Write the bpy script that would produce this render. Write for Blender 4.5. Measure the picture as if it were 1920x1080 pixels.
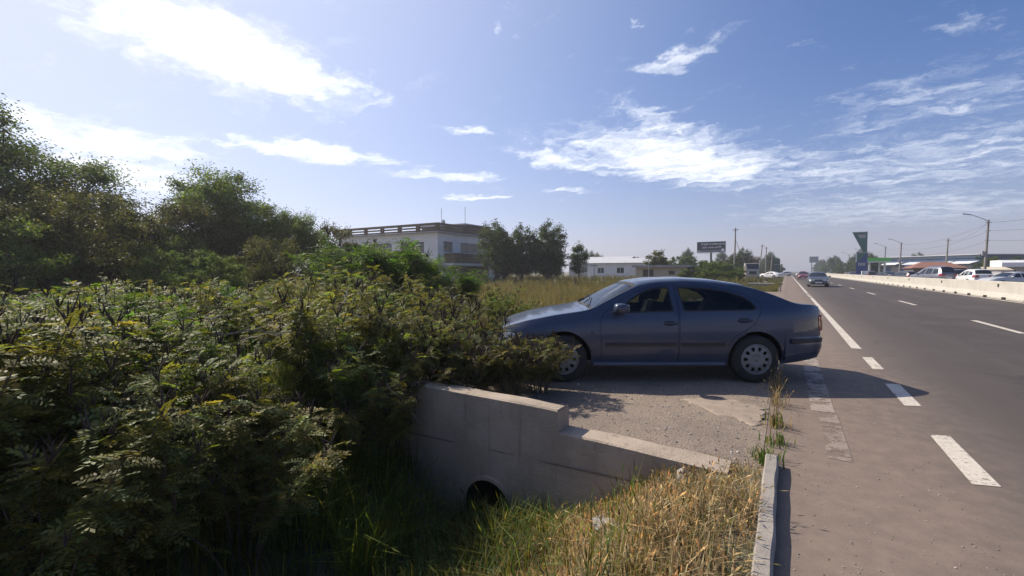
import bpy, math, random
import numpy as np
from mathutils import Vector, Matrix
from mathutils.geometry import delaunay_2d_cdt

for o in list(bpy.data.objects): bpy.data.objects.remove(o)
SC = bpy.context.scene
COL = SC.collection
R_ = math.radians
rng = np.random.default_rng(11)
random.seed(5)

# ------------------------------------------------------------------ camera, sky, sun, exposure
cam = bpy.data.cameras.new('camera'); cam_o = bpy.data.objects.new('camera', cam); COL.objects.link(cam_o)
cam.sensor_width = 36.0; cam.lens = 36.0*850/1920
cam.clip_start = 0.05; cam.clip_end = 6000
cam_o.location = (0, 0, 1.47)
cam_o.rotation_euler = (R_(90-2.089), 0, R_(31.29))
SC.camera = cam_o
SC.view_settings.view_transform = 'Standard'; SC.view_settings.look = 'None'
SC.view_settings.exposure = 0.52; SC.view_settings.gamma = 1.0
SC.view_settings.use_curve_mapping = False

SUN_EL = R_(41.0)
SUN_H = Vector((-0.995, 0.10, 0)).normalized()          # horizontal direction towards the sun
sun_dir = Vector((SUN_H.x*math.cos(SUN_EL), SUN_H.y*math.cos(SUN_EL), math.sin(SUN_EL)))
sl = bpy.data.lights.new('sun', 'SUN'); sl.energy = 4.6; sl.angle = R_(0.55); sl.color = (1.0, 0.90, 0.76)
sun = bpy.data.objects.new('sun', sl); COL.objects.link(sun)
sun.rotation_euler = sun_dir.to_track_quat('Z', 'Y').to_euler(); sun.location = sun_dir*60

world = bpy.data.worlds.new('World'); SC.world = world; world.use_nodes = True
wt = world.node_tree; wt.nodes.clear()
def wn(t, **k):
    n = wt.nodes.new(t)
    for a, b in k.items(): setattr(n, a, b)
    return n
def wl(a, b): wt.links.new(a, b)
sky = wn('ShaderNodeTexSky'); sky.sky_type = 'NISHITA'; sky.sun_disc = False
sky.sun_elevation = SUN_EL
sky.sun_rotation = math.atan2(sun_dir.x, sun_dir.y)
sky.air_density = 1.0; sky.dust_density = 0.25; sky.ozone_density = 3.2
tc = wn('ShaderNodeTexCoord')
sep = wn('ShaderNodeSeparateXYZ'); wl(tc.outputs['Generated'], sep.inputs[0])
zc = wn('ShaderNodeMath', operation='MAXIMUM'); wl(sep.outputs['Z'], zc.inputs[0]); zc.inputs[1].default_value = 0.0
za = wn('ShaderNodeMath', operation='ADD'); wl(zc.outputs[0], za.inputs[0]); za.inputs[1].default_value = 0.12
dx = wn('ShaderNodeMath', operation='DIVIDE'); wl(sep.outputs['X'], dx.inputs[0]); wl(za.outputs[0], dx.inputs[1])
dy = wn('ShaderNodeMath', operation='DIVIDE'); wl(sep.outputs['Y'], dy.inputs[0]); wl(za.outputs[0], dy.inputs[1])
pv = wn('ShaderNodeCombineXYZ'); wl(dx.outputs[0], pv.inputs[0]); wl(dy.outputs[0], pv.inputs[1])
# a little turbulence so that the cloud edges break up
wn1 = wn('ShaderNodeTexNoise'); wn1.inputs['Scale'].default_value = 5.0; wn1.inputs['Detail'].default_value = 6; wn1.inputs['Roughness'].default_value = 0.62
wl(pv.outputs[0], wn1.inputs['Vector'])
ws = wn('ShaderNodeVectorMath', operation='SUBTRACT'); wl(wn1.outputs['Color'], ws.inputs[0]); ws.inputs[1].default_value = (.5, .5, .5)
wsc = wn('ShaderNodeVectorMath', operation='SCALE'); wl(ws.outputs[0], wsc.inputs[0]); wsc.inputs['Scale'].default_value = 0.5
pw = wn('ShaderNodeVectorMath', operation='ADD'); wl(pv.outputs[0], pw.inputs[0]); wl(wsc.outputs[0], pw.inputs[1])
BLOBS = [(-1.703,0.861,1.622,0.470,0.299,1.00),(-1.658,1.086,1.139,0.338,0.189,1.00),(-1.730,0.602,1.123,0.193,0.134,0.80),
(-2.886,0.907,1.309,0.458,0.320,0.90),(-3.352,1.114,2.076,0.510,0.417,0.80),(-2.261,1.588,1.026,0.581,0.15,0.95),
(-1.921,2.366,0.798,0.437,0.11,0.80),(-0.547,2.830,0.927,0.869,0.424,1.00),(-1.149,2.528,1.164,0.489,0.137,0.85),
(-0.544,2.203,1.207,0.341,0.111,0.70),(-0.362,1.687,-0.330,0.125,0.080,0.75),(-1.396,1.836,0.705,0.159,0.066,0.80),
(-2.062,2.841,0.525,0.331,0.109,0.80),(-0.434,1.443,1.662,0.054,0.019,0.50),(0.544,3.310,0.111,1.0,0.62,0.50),
(0.519,2.483,0.054,0.45,0.4,0.40),(0.473,1.895,0.004,0.140,0.082,0.35),(0.643,4.419,0.074,1.1,0.7,0.50),
(-0.800,1.276,1.484,0.069,0.031,0.60),(-1.388,3.076,0.642,0.188,0.081,0.70),(-2.785,0.633,1.695,0.188,0.173,0.90)]
tot = None
for (bx, by, an, a, b, w) in BLOBS:
    s1 = wn('ShaderNodeVectorMath', operation='SUBTRACT'); wl(pw.outputs[0], s1.inputs[0]); s1.inputs[1].default_value = (bx, by, 0)
    r1 = wn('ShaderNodeVectorRotate', rotation_type='Z_AXIS'); wl(s1.outputs[0], r1.inputs['Vector']); r1.inputs['Angle'].default_value = -an
    m1 = wn('ShaderNodeVectorMath', operation='MULTIPLY'); wl(r1.outputs[0], m1.inputs[0]); m1.inputs[1].default_value = (1/a, 1/b, 0)
    l1 = wn('ShaderNodeVectorMath', operation='LENGTH'); wl(m1.outputs[0], l1.inputs[0])
    q1 = wn('ShaderNodeMapRange', interpolation_type='SMOOTHSTEP'); wl(l1.outputs['Value'], q1.inputs['Value'])
    q1.inputs['From Min'].default_value = 1.45; q1.inputs['From Max'].default_value = 0.2
    q1.inputs['To Min'].default_value = 0; q1.inputs['To Max'].default_value = w
    if tot is None: tot = q1.outputs['Result']
    else:
        mx = wn('ShaderNodeMath', operation='MAXIMUM'); wl(tot, mx.inputs[0]); wl(q1.outputs['Result'], mx.inputs[1]); tot = mx.outputs[0]
# streaky cloud texture, everywhere in the sky
smap = wn('ShaderNodeMapping'); smap.inputs['Rotation'].default_value = (0, 0, R_(-52)); smap.inputs['Scale'].default_value = (1.3, 2.6, 1)
wl(pw.outputs[0], smap.inputs['Vector'])
cn = wn('ShaderNodeTexNoise'); cn.inputs['Scale'].default_value = 3.6; cn.inputs['Detail'].default_value = 9; cn.inputs['Roughness'].default_value = 0.60
wl(smap.outputs[0], cn.inputs['Vector'])
cn2 = wn('ShaderNodeTexNoise'); cn2.inputs['Scale'].default_value = 0.55; cn2.inputs['Detail'].default_value = 4
wl(pv.outputs[0], cn2.inputs['Vector'])
gen = wn('ShaderNodeMapRange', interpolation_type='SMOOTHSTEP'); wl(cn2.outputs['Fac'], gen.inputs['Value'])
gen.inputs['From Min'].default_value = .50; gen.inputs['From Max'].default_value = .85; gen.inputs['To Max'].default_value = .40
tmx = wn('ShaderNodeMath', operation='MAXIMUM'); wl(tot, tmx.inputs[0]); wl(gen.outputs['Result'], tmx.inputs[1])
ad = wn('ShaderNodeMath', operation='MULTIPLY_ADD'); wl(cn.outputs['Fac'], ad.inputs[0]); ad.inputs[1].default_value = 1.75; wl(tmx.outputs[0], ad.inputs[2])
den = wn('ShaderNodeMapRange', interpolation_type='SMOOTHSTEP'); wl(ad.outputs[0], den.inputs['Value'])
den.inputs['From Min'].default_value = 1.0; den.inputs['From Max'].default_value = 2.2; den.inputs['To Max'].default_value = 0.92
hz = wn('ShaderNodeMapRange', interpolation_type='SMOOTHSTEP'); wl(sep.outputs['Z'], hz.inputs['Value'])
hz.inputs['From Min'].default_value = 0.0; hz.inputs['From Max'].default_value = 0.16
dm = wn('ShaderNodeMath', operation='MULTIPLY'); wl(den.outputs['Result'], dm.inputs[0]); wl(hz.outputs['Result'], dm.inputs[1])
# thin haze: pale towards the horizon, and a broad bright aureole round the sun
sdn = wn('ShaderNodeVectorMath', operation='DOT_PRODUCT'); wl(tc.outputs['Generated'], sdn.inputs[0]); sdn.inputs[1].default_value = sun_dir
aur = wn('ShaderNodeMath', operation='POWER'); mx0 = wn('ShaderNodeMath', operation='MAXIMUM'); wl(sdn.outputs['Value'], mx0.inputs[0]); mx0.inputs[1].default_value = 0
wl(mx0.outputs[0], aur.inputs[0]); aur.inputs[1].default_value = 2.6
hzf = wn('ShaderNodeMath', operation='MULTIPLY'); wl(zc.outputs[0], hzf.inputs[0]); hzf.inputs[1].default_value = -4.8
hze = wn('ShaderNodeMath', operation='EXPONENT'); wl(hzf.outputs[0], hze.inputs[0])
hzm = wn('ShaderNodeMath', operation='MULTIPLY'); wl(hze.outputs[0], hzm.inputs[0]); hzm.inputs[1].default_value = .88
aur2 = wn('ShaderNodeMath', operation='POWER'); wl(mx0.outputs[0], aur2.inputs[0]); aur2.inputs[1].default_value = 1.5
hcol = wn('ShaderNodeMix', data_type='RGBA'); wl(aur2.outputs[0], hcol.inputs['Factor']); hcol.inputs['A'].default_value = (3.5, 3.75, 4.85, 1); hcol.inputs['B'].default_value = (8.0, 8.4, 10.0, 1)
hsv = wn('ShaderNodeHueSaturation'); wl(sky.outputs[0], hsv.inputs['Color']); hsv.inputs['Saturation'].default_value = 1.32; hsv.inputs['Value'].default_value = 1.05
tnt = wn('ShaderNodeMix', data_type='RGBA', blend_type='MULTIPLY'); tnt.inputs['Factor'].default_value = 1; wl(hsv.outputs[0], tnt.inputs['A']); tnt.inputs['B'].default_value = (1.24, .93, 1.05, 1)
sk2 = wn('ShaderNodeMix', data_type='RGBA'); wl(hzm.outputs[0], sk2.inputs['Factor']); wl(tnt.outputs['Result'], sk2.inputs['A']); wl(hcol.outputs['Result'], sk2.inputs['B'])
aum = wn('ShaderNodeMath', operation='MULTIPLY'); wl(aur.outputs[0], aum.inputs[0]); aum.inputs[1].default_value = .80
sk3 = wn('ShaderNodeMix', data_type='RGBA'); wl(aum.outputs[0], sk3.inputs['Factor']); wl(sk2.outputs['Result'], sk3.inputs['A']); sk3.inputs['B'].default_value = (7.9, 8.4, 10.2, 1)
cmix = wn('ShaderNodeMix', data_type='RGBA'); wl(dm.outputs[0], cmix.inputs['Factor']); wl(sk3.outputs['Result'], cmix.inputs['A'])
cmix.inputs['B'].default_value = (11.5, 11.8, 12.4, 1)
bg = wn('ShaderNodeBackground'); wl(cmix.outputs['Result'], bg.inputs['Color']); bg.inputs['Strength'].default_value = 0.078
wo = wn('ShaderNodeOutputWorld'); wl(bg.outputs[0], wo.inputs[0])
try: world.cycles.sampling_method = 'MANUAL'; world.cycles.sample_map_resolution = 1024
except Exception: pass

# ------------------------------------------------------------------ mesh helpers
class MB:
    """collects faces; build() links them as one mesh object"""
    def __init__(s): s.V = []; s.F = []; s.n = 0; s.M = []; s.C = []
    def add(s, V, F, m=0, col=None):
        V = np.asarray(V, float).reshape(-1, 3)
        if isinstance(F, np.ndarray): F = [F]
        else:
            g = {}
            for f in F: g.setdefault(len(f), []).append(f)
            F = [np.array(x) for x in g.values()]
        for f in F:
            if len(f): s.F.append(f + s.n); s.M.append(np.full(len(f), m))
        s.V.append(V); s.n += len(V)
        s.C.append(np.tile(np.array([.5, .5, .5]), (len(V), 1)) if col is None else np.asarray(col, float).reshape(-1, 3))
        return s
    def box(s, x0, x1, y0, y1, z0, z1, m=0):
        V = [(x, y, z) for z in (z0, z1) for y in (y0, y1) for x in (x0, x1)]
        return s.add(V, [(0,2,3,1),(4,5,7,6),(0,1,5,4),(2,6,7,3),(0,4,6,2),(1,3,7,5)], m)
    def cbox(s, x0, x1, y0, y1, z0, z1, b=.02, m=0):
        """box with chamfered edges"""
        cx, cy, cz = (x0+x1)/2, (y0+y1)/2, (z0+z1)/2; hx, hy, hz = (x1-x0)/2, (y1-y0)/2, (z1-z0)/2
        b = min(b, hx*.9, hy*.9, hz*.9); V = []; ids = {}
        for sx in (-1, 1):
            for sy in (-1, 1):
                for sz in (-1, 1):
                    for k in range(3):
                        ids[(sx, sy, sz, k)] = len(V)
                        d = [b, b, b]; d[k] = 0
                        V.append((cx+sx*(hx-d[0]), cy+sy*(hy-d[1]), cz+sz*(hz-d[2])))
        F = []
        q = [(-1,-1),(1,-1),(1,1),(-1,1)]
        for sg in (-1, 1):
            for k in range(3):
                f = []
                for (a, c) in q:
                    t = [0,0,0]; t[k] = sg; t[(k+1)%3] = a; t[(k+2)%3] = c
                    f.append(ids[(t[0], t[1], t[2], k)])
                F.append(tuple(f) if sg > 0 else tuple(f[::-1]))
        for k in range(3):
            i, j = (k+1)%3, (k+2)%3
            for a in (-1, 1):
                for c in (-1, 1):
                    def id_(e, kk):
                        t = [0,0,0]; t[k] = e; t[i] = a; t[j] = c
                        return ids[(t[0], t[1], t[2], kk)]
                    f = [id_(-1, i), id_(1, i), id_(1, j), id_(-1, j)]
                    F.append(tuple(f) if a*c > 0 else tuple(f[::-1]))
        for sx in (-1, 1):
            for sy in (-1, 1):
                for sz in (-1, 1):
                    f = [ids[(sx, sy, sz, k)] for k in range(3)]
                    F.append(tuple(f) if sx*sy*sz > 0 else tuple(f[::-1]))
        return s.add(V, F, m)
    def tube(s, P, r, n=6, m=0, cap=True, col=None):
        P = np.asarray(P, float); k = len(P); r = np.broadcast_to(np.asarray(r, float), (k,))
        T = np.gradient(P, axis=0); T /= np.linalg.norm(T, axis=1)[:, None]+1e-9
        ref = np.array([0, 0, 1.]) if abs(T[:, 2]).mean() < .8 else np.array([1., 0, 0])
        A = np.cross(T, ref); A /= np.linalg.norm(A, axis=1)[:, None]+1e-9; B = np.cross(T, A)
        an = np.linspace(0, 2*np.pi, n, endpoint=False)
        V = (P[:, None] + r[:, None, None]*(A[:, None]*np.cos(an)[None, :, None] + B[:, None]*np.sin(an)[None, :, None])).reshape(-1, 3)
        i = np.arange(k-1)[:, None]*n; j = np.arange(n)[None]; j2 = (j+1) % n
        F = [np.stack([i+j, i+n+j, i+n+j2, i+j2], -1).reshape(-1, 4)]
        if cap: F += [np.array([list(range(n))]), np.array([[(k-1)*n+q for q in range(n)][::-1]])]
        C = None if col is None else np.tile(col, (len(V), 1))
        base = s.n; s.V.append(V); s.n += len(V)
        for f in F: s.F.append(f+base); s.M.append(np.full(len(f), m))
        s.C.append(np.tile(np.array([.5,.5,.5]), (len(V), 1)) if C is None else C)
        return s
    def lathe(s, prof, n=24, axis='z', c=(0, 0, 0), m=0):
        """prof: (r, h) pairs, revolved about an axis through c"""
        prof = np.asarray(prof, float); an = np.linspace(0, 2*np.pi, n, endpoint=False); k = len(prof)
        a = prof[:, 0][:, None]*np.cos(an); b = prof[:, 0][:, None]*np.sin(an); h = np.repeat(prof[:, 1][:, None], n, 1)
        V = {'z': (a, b, h), 'y': (a, h, -b), 'x': (h, a, b)}[axis]
        V = np.stack(V, -1).reshape(-1, 3)+np.array(c)
        i = np.arange(k-1)[:, None]*n; j = np.arange(n)[None]; j2 = (j+1) % n
        return s.add(V, np.stack([i+j, i+j2, i+n+j2, i+n+j], -1).reshape(-1, 4), m)
    def prism(s, poly, z0, z1, m=0, f=lambda x, y, z: (x, y, z)):
        """polygon (x,y) extruded from z0 to z1 and mapped by f"""
        n = len(poly); V = [f(x, y, z0) for x, y in poly]+[f(x, y, z1) for x, y in poly]
        F = [tuple(range(n))[::-1], tuple(range(n, 2*n))]+[(i, (i+1) % n, n+(i+1) % n, n+i) for i in range(n)]
        return s.add(V, F, m)
    def leaves(s, P, A, S, L, W, m=0, col=None):
        """rhombic leaves: base P, axis A, side S (n,3), length L, width W"""
        L = np.asarray(L)[:, None]; W = np.asarray(W)[:, None]; n = len(P)
        mid = P+A*L*.45
        V = np.stack([P, mid+S*W*.5, P+A*L, mid-S*W*.5], 1).reshape(-1, 3)
        F = np.arange(4*n).reshape(n, 4)
        s.V.append(V); s.F.append(F+s.n); s.M.append(np.full(n, m)); s.n += 4*n
        s.C.append(np.repeat(col, 4, 0) if col is not None else np.full((4*n, 3), .5))
        return s
    def mesh(s, name, mats, smooth=False, col=False, sharp=None):
        V = np.concatenate(s.V); me = bpy.data.meshes.new(name)
        nl = sum(f.size for f in s.F); nf = sum(len(f) for f in s.F)
        me.vertices.add(len(V)); me.vertices.foreach_set('co', V.astype(np.float32).ravel())
        me.loops.add(nl); me.loops.foreach_set('vertex_index', np.concatenate([f.ravel() for f in s.F]).astype(np.int32))
        ls = []; st = 0
        for f in s.F:
            ls.append(st+np.arange(len(f))*f.shape[1]); st += f.size
        me.polygons.add(nf); me.polygons.foreach_set('loop_start', np.concatenate(ls).astype(np.int32))
        if not isinstance(mats, (list, tuple)): mats = [mats]
        for m in mats: me.materials.append(m)
        if len(mats) > 1: me.polygons.foreach_set('material_index', np.concatenate(s.M).astype(np.int32))
        me.polygons.foreach_set('use_smooth', np.full(nf, bool(smooth)))
        if col:
            C = np.concatenate(s.C); a = me.color_attributes.new('col', 'FLOAT_COLOR', 'POINT')
            a.data.foreach_set('color', np.concatenate([C, np.ones((len(C), 1))], 1).astype(np.float32).ravel())
        me.update(calc_edges=True); me.validate()
        if smooth and sharp: me.set_sharp_from_angle(angle=R_(sharp))
        return me
    def build(s, name, mats, parent=None, smooth=False, col=False, sharp=None, **k):
        return obj(name, s.mesh(name, mats, smooth, col, sharp), parent, **k)

def tag(o, label=None, category=None, group=None, kind=None):
    if label: o['label'] = label
    if category: o['category'] = category
    if group: o['group'] = group
    if kind: o['kind'] = kind
    return o
def obj(name, me, parent=None, loc=None, rot=None, **k):
    o = bpy.data.objects.new(name, me); COL.objects.link(o)
    if parent is not None: o.parent = parent
    if loc is not None: o.location = loc
    if rot is not None: o.rotation_euler = rot
    return tag(o, **k)
def thing(name, loc, rz=0, **k):
    o = obj(name, None, None, loc, (0, 0, rz), **k); o.empty_display_size = .2
    return o
def copy_tree(o, parent=None):
    c = o.copy(); COL.objects.link(c); c.parent = parent
    for ch in list(o.children): copy_tree(ch, c)
    return c
def dup(o, loc, rz=0, sc=None, **k):
    c = copy_tree(o); c.location = loc; c.rotation_euler = (0, 0, rz)
    if sc is not None: c.scale = (sc, sc, sc) if np.isscalar(sc) else sc
    return tag(c, **k)

# ------------------------------------------------------------------ materials
def nodes(name):
    m = bpy.data.materials.new(name); m.use_nodes = True; t = m.node_tree
    return m, t, t.nodes['Principled BSDF'], t.nodes['Material Output']
def N(t, ty, **k):
    n = t.nodes.new(ty)
    for a, b in k.items():
        if a in n.inputs.keys(): n.inputs[a].default_value = b
        else: setattr(n, a, b)
    return n
def noise(t, vec, scale, detail=5, rough=.6):
    n = N(t, 'ShaderNodeTexNoise', Scale=scale, Detail=detail, Roughness=rough); t.links.new(vec, n.inputs['Vector']); return n.outputs['Fac']
def ramp(t, fac, lo, hi, a=0., b=1.):
    n = N(t, 'ShaderNodeMapRange'); n.interpolation_type = 'SMOOTHSTEP'; t.links.new(fac, n.inputs['Value'])
    n.inputs['From Min'].default_value = lo; n.inputs['From Max'].default_value = hi
    n.inputs['To Min'].default_value = a; n.inputs['To Max'].default_value = b
    return n.outputs['Result']
def mixc(t, fac, a, b, blend='MIX'):
    n = N(t, 'ShaderNodeMix'); n.data_type = 'RGBA'; n.blend_type = blend
    for s, v in (('Factor', fac), ('A', a), ('B', b)):
        if isinstance(v, bpy.types.NodeSocket): t.links.new(v, n.inputs[s])
        elif s == 'Factor': n.inputs[s].default_value = v
        else: n.inputs[s].default_value = (*v, 1)
    return n.outputs['Result']
def mth(t, op, a, b):
    n = N(t, 'ShaderNodeMath'); n.operation = op
    for i, v in enumerate((a, b)):
        if isinstance(v, bpy.types.NodeSocket): t.links.new(v, n.inputs[i])
        else: n.inputs[i].default_value = v
    return n.outputs[0]
def coords(t): return t.nodes.new('ShaderNodeTexCoord').outputs['Object']
def bump(t, b, h, strength, dist=.01):
    n = N(t, 'ShaderNodeBump', Strength=strength, Distance=dist); t.links.new(h, n.inputs['Height']); t.links.new(n.outputs[0], b.inputs['Normal'])
def pmat(name, c1, c2=None, scale=4., rough=.7, bmp=0., bscale=40., metal=0., coat=0., spec=.5, c3=None):
    """plain procedural surface: two or three tones broken up by noise at two scales, fine relief"""
    m, t, b, o = nodes(name); v = coords(t)
    if c2 is None: c2 = tuple(x*.8 for x in c1)
    f = mth(t, 'MULTIPLY', noise(t, v, scale), .65)
    f = mth(t, 'ADD', f, mth(t, 'MULTIPLY', noise(t, v, scale*9, 4), .35))
    c = mixc(t, ramp(t, f, .36, .64), c1, c2)
    if c3: c = mixc(t, ramp(t, noise(t, v, scale*.37, 6, .7), .55, .72), c, c3)
    t.links.new(c, b.inputs['Base Color'])
    b.inputs['Roughness'].default_value = rough; b.inputs['Metallic'].default_value = metal
    b.inputs['Coat Weight'].default_value = coat; b.inputs['Coat Roughness'].default_value = .06
    b.inputs['Specular IOR Level'].default_value = spec
    if bmp: bump(t, b, noise(t, v, bscale, 6), bmp)
    return m
def leafmat(name, trans=.45, rough=.45, tint=(1.15, 1.25, .55), spec=.35):
    m, t, b, o = nodes(name)
    a = N(t, 'ShaderNodeAttribute'); a.attribute_name = 'col'
    t.links.new(a.outputs['Color'], b.inputs['Base Color']); b.inputs['Roughness'].default_value = rough; b.inputs['Specular IOR Level'].default_value = spec
    tr = N(t, 'ShaderNodeBsdfTranslucent'); t.links.new(mixc(t, 1., a.outputs['Color'], tint, 'MULTIPLY'), tr.inputs['Color'])
    mx = N(t, 'ShaderNodeMixShader'); mx.inputs[0].default_value = trans
    t.links.new(b.outputs[0], mx.inputs[1]); t.links.new(tr.outputs[0], mx.inputs[2]); t.links.new(mx.outputs[0], o.inputs['Surface'])
    return m
def glassmat(name, tint, refl=.9, rough=.02):
    m, t, b, o = nodes(name); t.nodes.remove(b)
    tp = N(t, 'ShaderNodeBsdfTransparent'); tp.inputs['Color'].default_value = (*tint, 1)
    gl = N(t, 'ShaderNodeBsdfGlossy', Roughness=rough); fr = N(t, 'ShaderNodeFresnel', IOR=1.5)
    mx = N(t, 'ShaderNodeMixShader'); t.links.new(mth(t, 'MULTIPLY', fr.outputs[0], refl), mx.inputs[0])
    t.links.new(tp.outputs[0], mx.inputs[1]); t.links.new(gl.outputs[0], mx.inputs[2]); t.links.new(mx.outputs[0], o.inputs['Surface'])
    return m
def paint(name, c, metal=.35, dust=.22):
    """car paint with clear coat and road dust in cloudy patches"""
    m, t, b, o = nodes(name); v = coords(t)
    d = ramp(t, noise(t, v, 2.2, 7, .65), .35, .75, dust*.25, dust)
    t.links.new(mixc(t, d, c, (.22, .19, .16)), b.inputs['Base Color'])
    b.inputs['Metallic'].default_value = metal; b.inputs['Roughness'].default_value = .38
    t.links.new(ramp(t, d, 0, dust, .02, .12), b.inputs['Coat Roughness']); b.inputs['Coat Weight'].default_value = .7; b.inputs['Specular IOR Level'].default_value = .35
    return m

M = {}
M['concrete'] = pmat('concrete', (.30, .275, .245), (.22, .20, .175), 3.0, .9, .5, 60, c3=(.15, .135, .115))
M['concrete_wall'] = pmat('stained_concrete', (.36, .31, .26), (.27, .235, .195), 1.6, .92, .6, 45, c3=(.19, .16, .135))
def streaked(name, c1, c2, c3, moss):
    """old shuttered concrete: board bands, run-off streaks, damp and moss towards the foot"""
    m, t, b, o = nodes(name); v = coords(t)
    mp = N(t, 'ShaderNodeMapping'); mp.inputs['Scale'].default_value = (7, 7, .5); t.links.new(v, mp.inputs['Vector'])
    n1 = noise(t, v, 1.4, 7, .65); n2 = noise(t, mp.outputs[0], 1.2, 6, .7); n3 = noise(t, v, 55, 5); n4 = noise(t, v, 9, 6, .7)
    c = mixc(t, ramp(t, n1, .38, .62), c1, c2); c = mixc(t, ramp(t, n2, .52, .72, 0, .75), c, c3); c = mixc(t, ramp(t, n4, .58, .72, 0, .5), c, c1)
    sp = N(t, 'ShaderNodeSeparateXYZ'); t.links.new(v, sp.inputs[0])
    f = mth(t, 'ADD', sp.outputs['Z'], mth(t, 'MULTIPLY', mth(t, 'SUBTRACT', n4, .5), .9)); c = mixc(t, ramp(t, f, -.35, -.95, 0, .6), c, moss)
    t.links.new(c, b.inputs['Base Color']); b.inputs['Roughness'].default_value = .93; bump(t, b, mth(t, 'ADD', n3, n4), .7, .012)
    return m
M['concrete_wall'] = streaked('stained_shuttered_concrete', (.42, .34, .265), (.32, .26, .20), (.17, .135, .10), (.13, .13, .07))
M['barrier'] = pmat('barrier_concrete', (.44, .41, .355), (.38, .355, .305), 1.1, .85, .2, 30, c3=(.31, .285, .245))
M['black_rubber'] = pmat('black_rubber', (.012, .012, .013), (.02, .02, .021), 12, .75)
M['tyre'] = pmat('tyre_rubber', (.018, .018, .019), (.032, .03, .028), 9, .85, .3, 60)
M['black_plastic'] = pmat('black_plastic', (.022, .022, .024), (.03, .03, .032), 10, .55)
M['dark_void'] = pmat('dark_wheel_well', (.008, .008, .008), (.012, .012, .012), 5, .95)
M['silver'] = pmat('silver_plastic', (.23, .23, .235), (.18, .178, .175), 14, .45, metal=.3)
M['chrome'] = pmat('chrome', (.75, .75, .77), (.68, .68, .7), 8, .12, metal=1.)
M['glass'] = glassmat('car_glass', (.48, .53, .52))
M['dark_glass'] = pmat('dark_glass', (.012, .015, .018), (.018, .021, .024), 3, .06, spec=.7)
M['window_glass'] = pmat('building_glass', (.025, .033, .042), (.035, .043, .05), .6, .08, spec=.7)
M['lamp_glass'] = pmat('lamp_glass', (.70, .72, .74), (.45, .47, .5), 30, .08, coat=.8)
M['red_glass'] = pmat('red_lamp', (.35, .012, .012), (.22, .008, .008), 20, .12, coat=.8)
M['orange_glass'] = pmat('orange_lamp', (.55, .16, .02), (.42, .11, .015), 20, .15)
M['plate_white'] = pmat('number_plate', (.72, .72, .7), (.62, .62, .6), 14, .4)
M['fabric'] = pmat('seat_fabric', (.045, .045, .05), (.06, .06, .065), 30, .9)
M['white_paint'] = pmat('white_wall_paint', (.74, .73, .70), (.66, .65, .62), .8, .8, .1, 30)
M['grey_paint'] = pmat('grey_wall_paint', (.36, .36, .36), (.30, .30, .30), .8, .8)
M['wood_dark'] = pmat('weathered_timber', (.10, .085, .07), (.065, .055, .045), 3, .85, .3, 25)
M['wood_brown'] = pmat('brown_timber_cladding', (.17, .115, .07), (.12, .08, .05), 2.2, .75, .2, 25)
M['steel_grey'] = pmat('galvanised_steel', (.32, .33, .34), (.25, .26, .27), 3, .5, metal=.6)
M['pole_concrete'] = pmat('pole_concrete', (.27, .25, .225), (.20, .185, .165), 1.5, .9, .3, 30)
M['brick'] = pmat('dark_brick', (.15, .07, .05), (.10, .055, .042), 3, .9, .3, 20)
M['beige'] = pmat('beige_render', (.48, .40, .30), (.40, .335, .255), .7, .88, .15, 20)
M['roof_grey'] = pmat('grey_roof_sheet', (.34, .34, .33), (.26, .26, .25), .8, .6)
M['roof_red'] = pmat('red_roof_tiles', (.24, .11, .075), (.18, .085, .06), 1.5, .85, .4, 8)
M['blue_sheet'] = pmat('blue_metal_sheet', (.035, .075, .15), (.028, .058, .115), .6, .5, metal=.1)
M['green_bright'] = pmat('bright_green_panel', (.10, .52, .06), (.085, .45, .05), 1, .45)
M['green_dark'] = pmat('dark_green_panel', (.012, .12, .085), (.01, .095, .07), 1, .35, coat=.4)
M['blue_sign'] = pmat('blue_panel', (.02, .05, .22), (.016, .04, .18), 1, .4)
M['white_sign'] = pmat('white_panel', (.78, .78, .78), (.7, .7, .7), 1, .45)
M['billboard'] = pmat('dark_billboard_print', (.018, .019, .032), (.024, .025, .038), .7, .55)
M['billboard_grey'] = pmat('grey_billboard_print', (.20, .20, .22), (.10, .10, .115), 1.3, .55)
M['bark'] = pmat('bark', (.085, .07, .055), (.05, .04, .032), 6, .95, .6, 30)
M['stem'] = pmat('shrub_stem', (.12, .10, .075), (.07, .055, .04), 12, .9)
M['dead_stem'] = pmat('dead_twig', (.30, .26, .21), (.22, .19, .15), 12, .9)
M['leaf'] = leafmat('foliage', .48, .55, (1.25, 1.3, .5), .22)
M['leaf_dry'] = leafmat('dry_grass_blades', .4, .7, (1.0, .95, .75), .15)
M['spike'] = pmat('brown_flower_spike', (.035, .022, .018), (.055, .032, .022), 60, .85)
M['pebble'] = pmat('pebbles', (.32, .28, .235), (.18, .155, .135), 7, .9)
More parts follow.
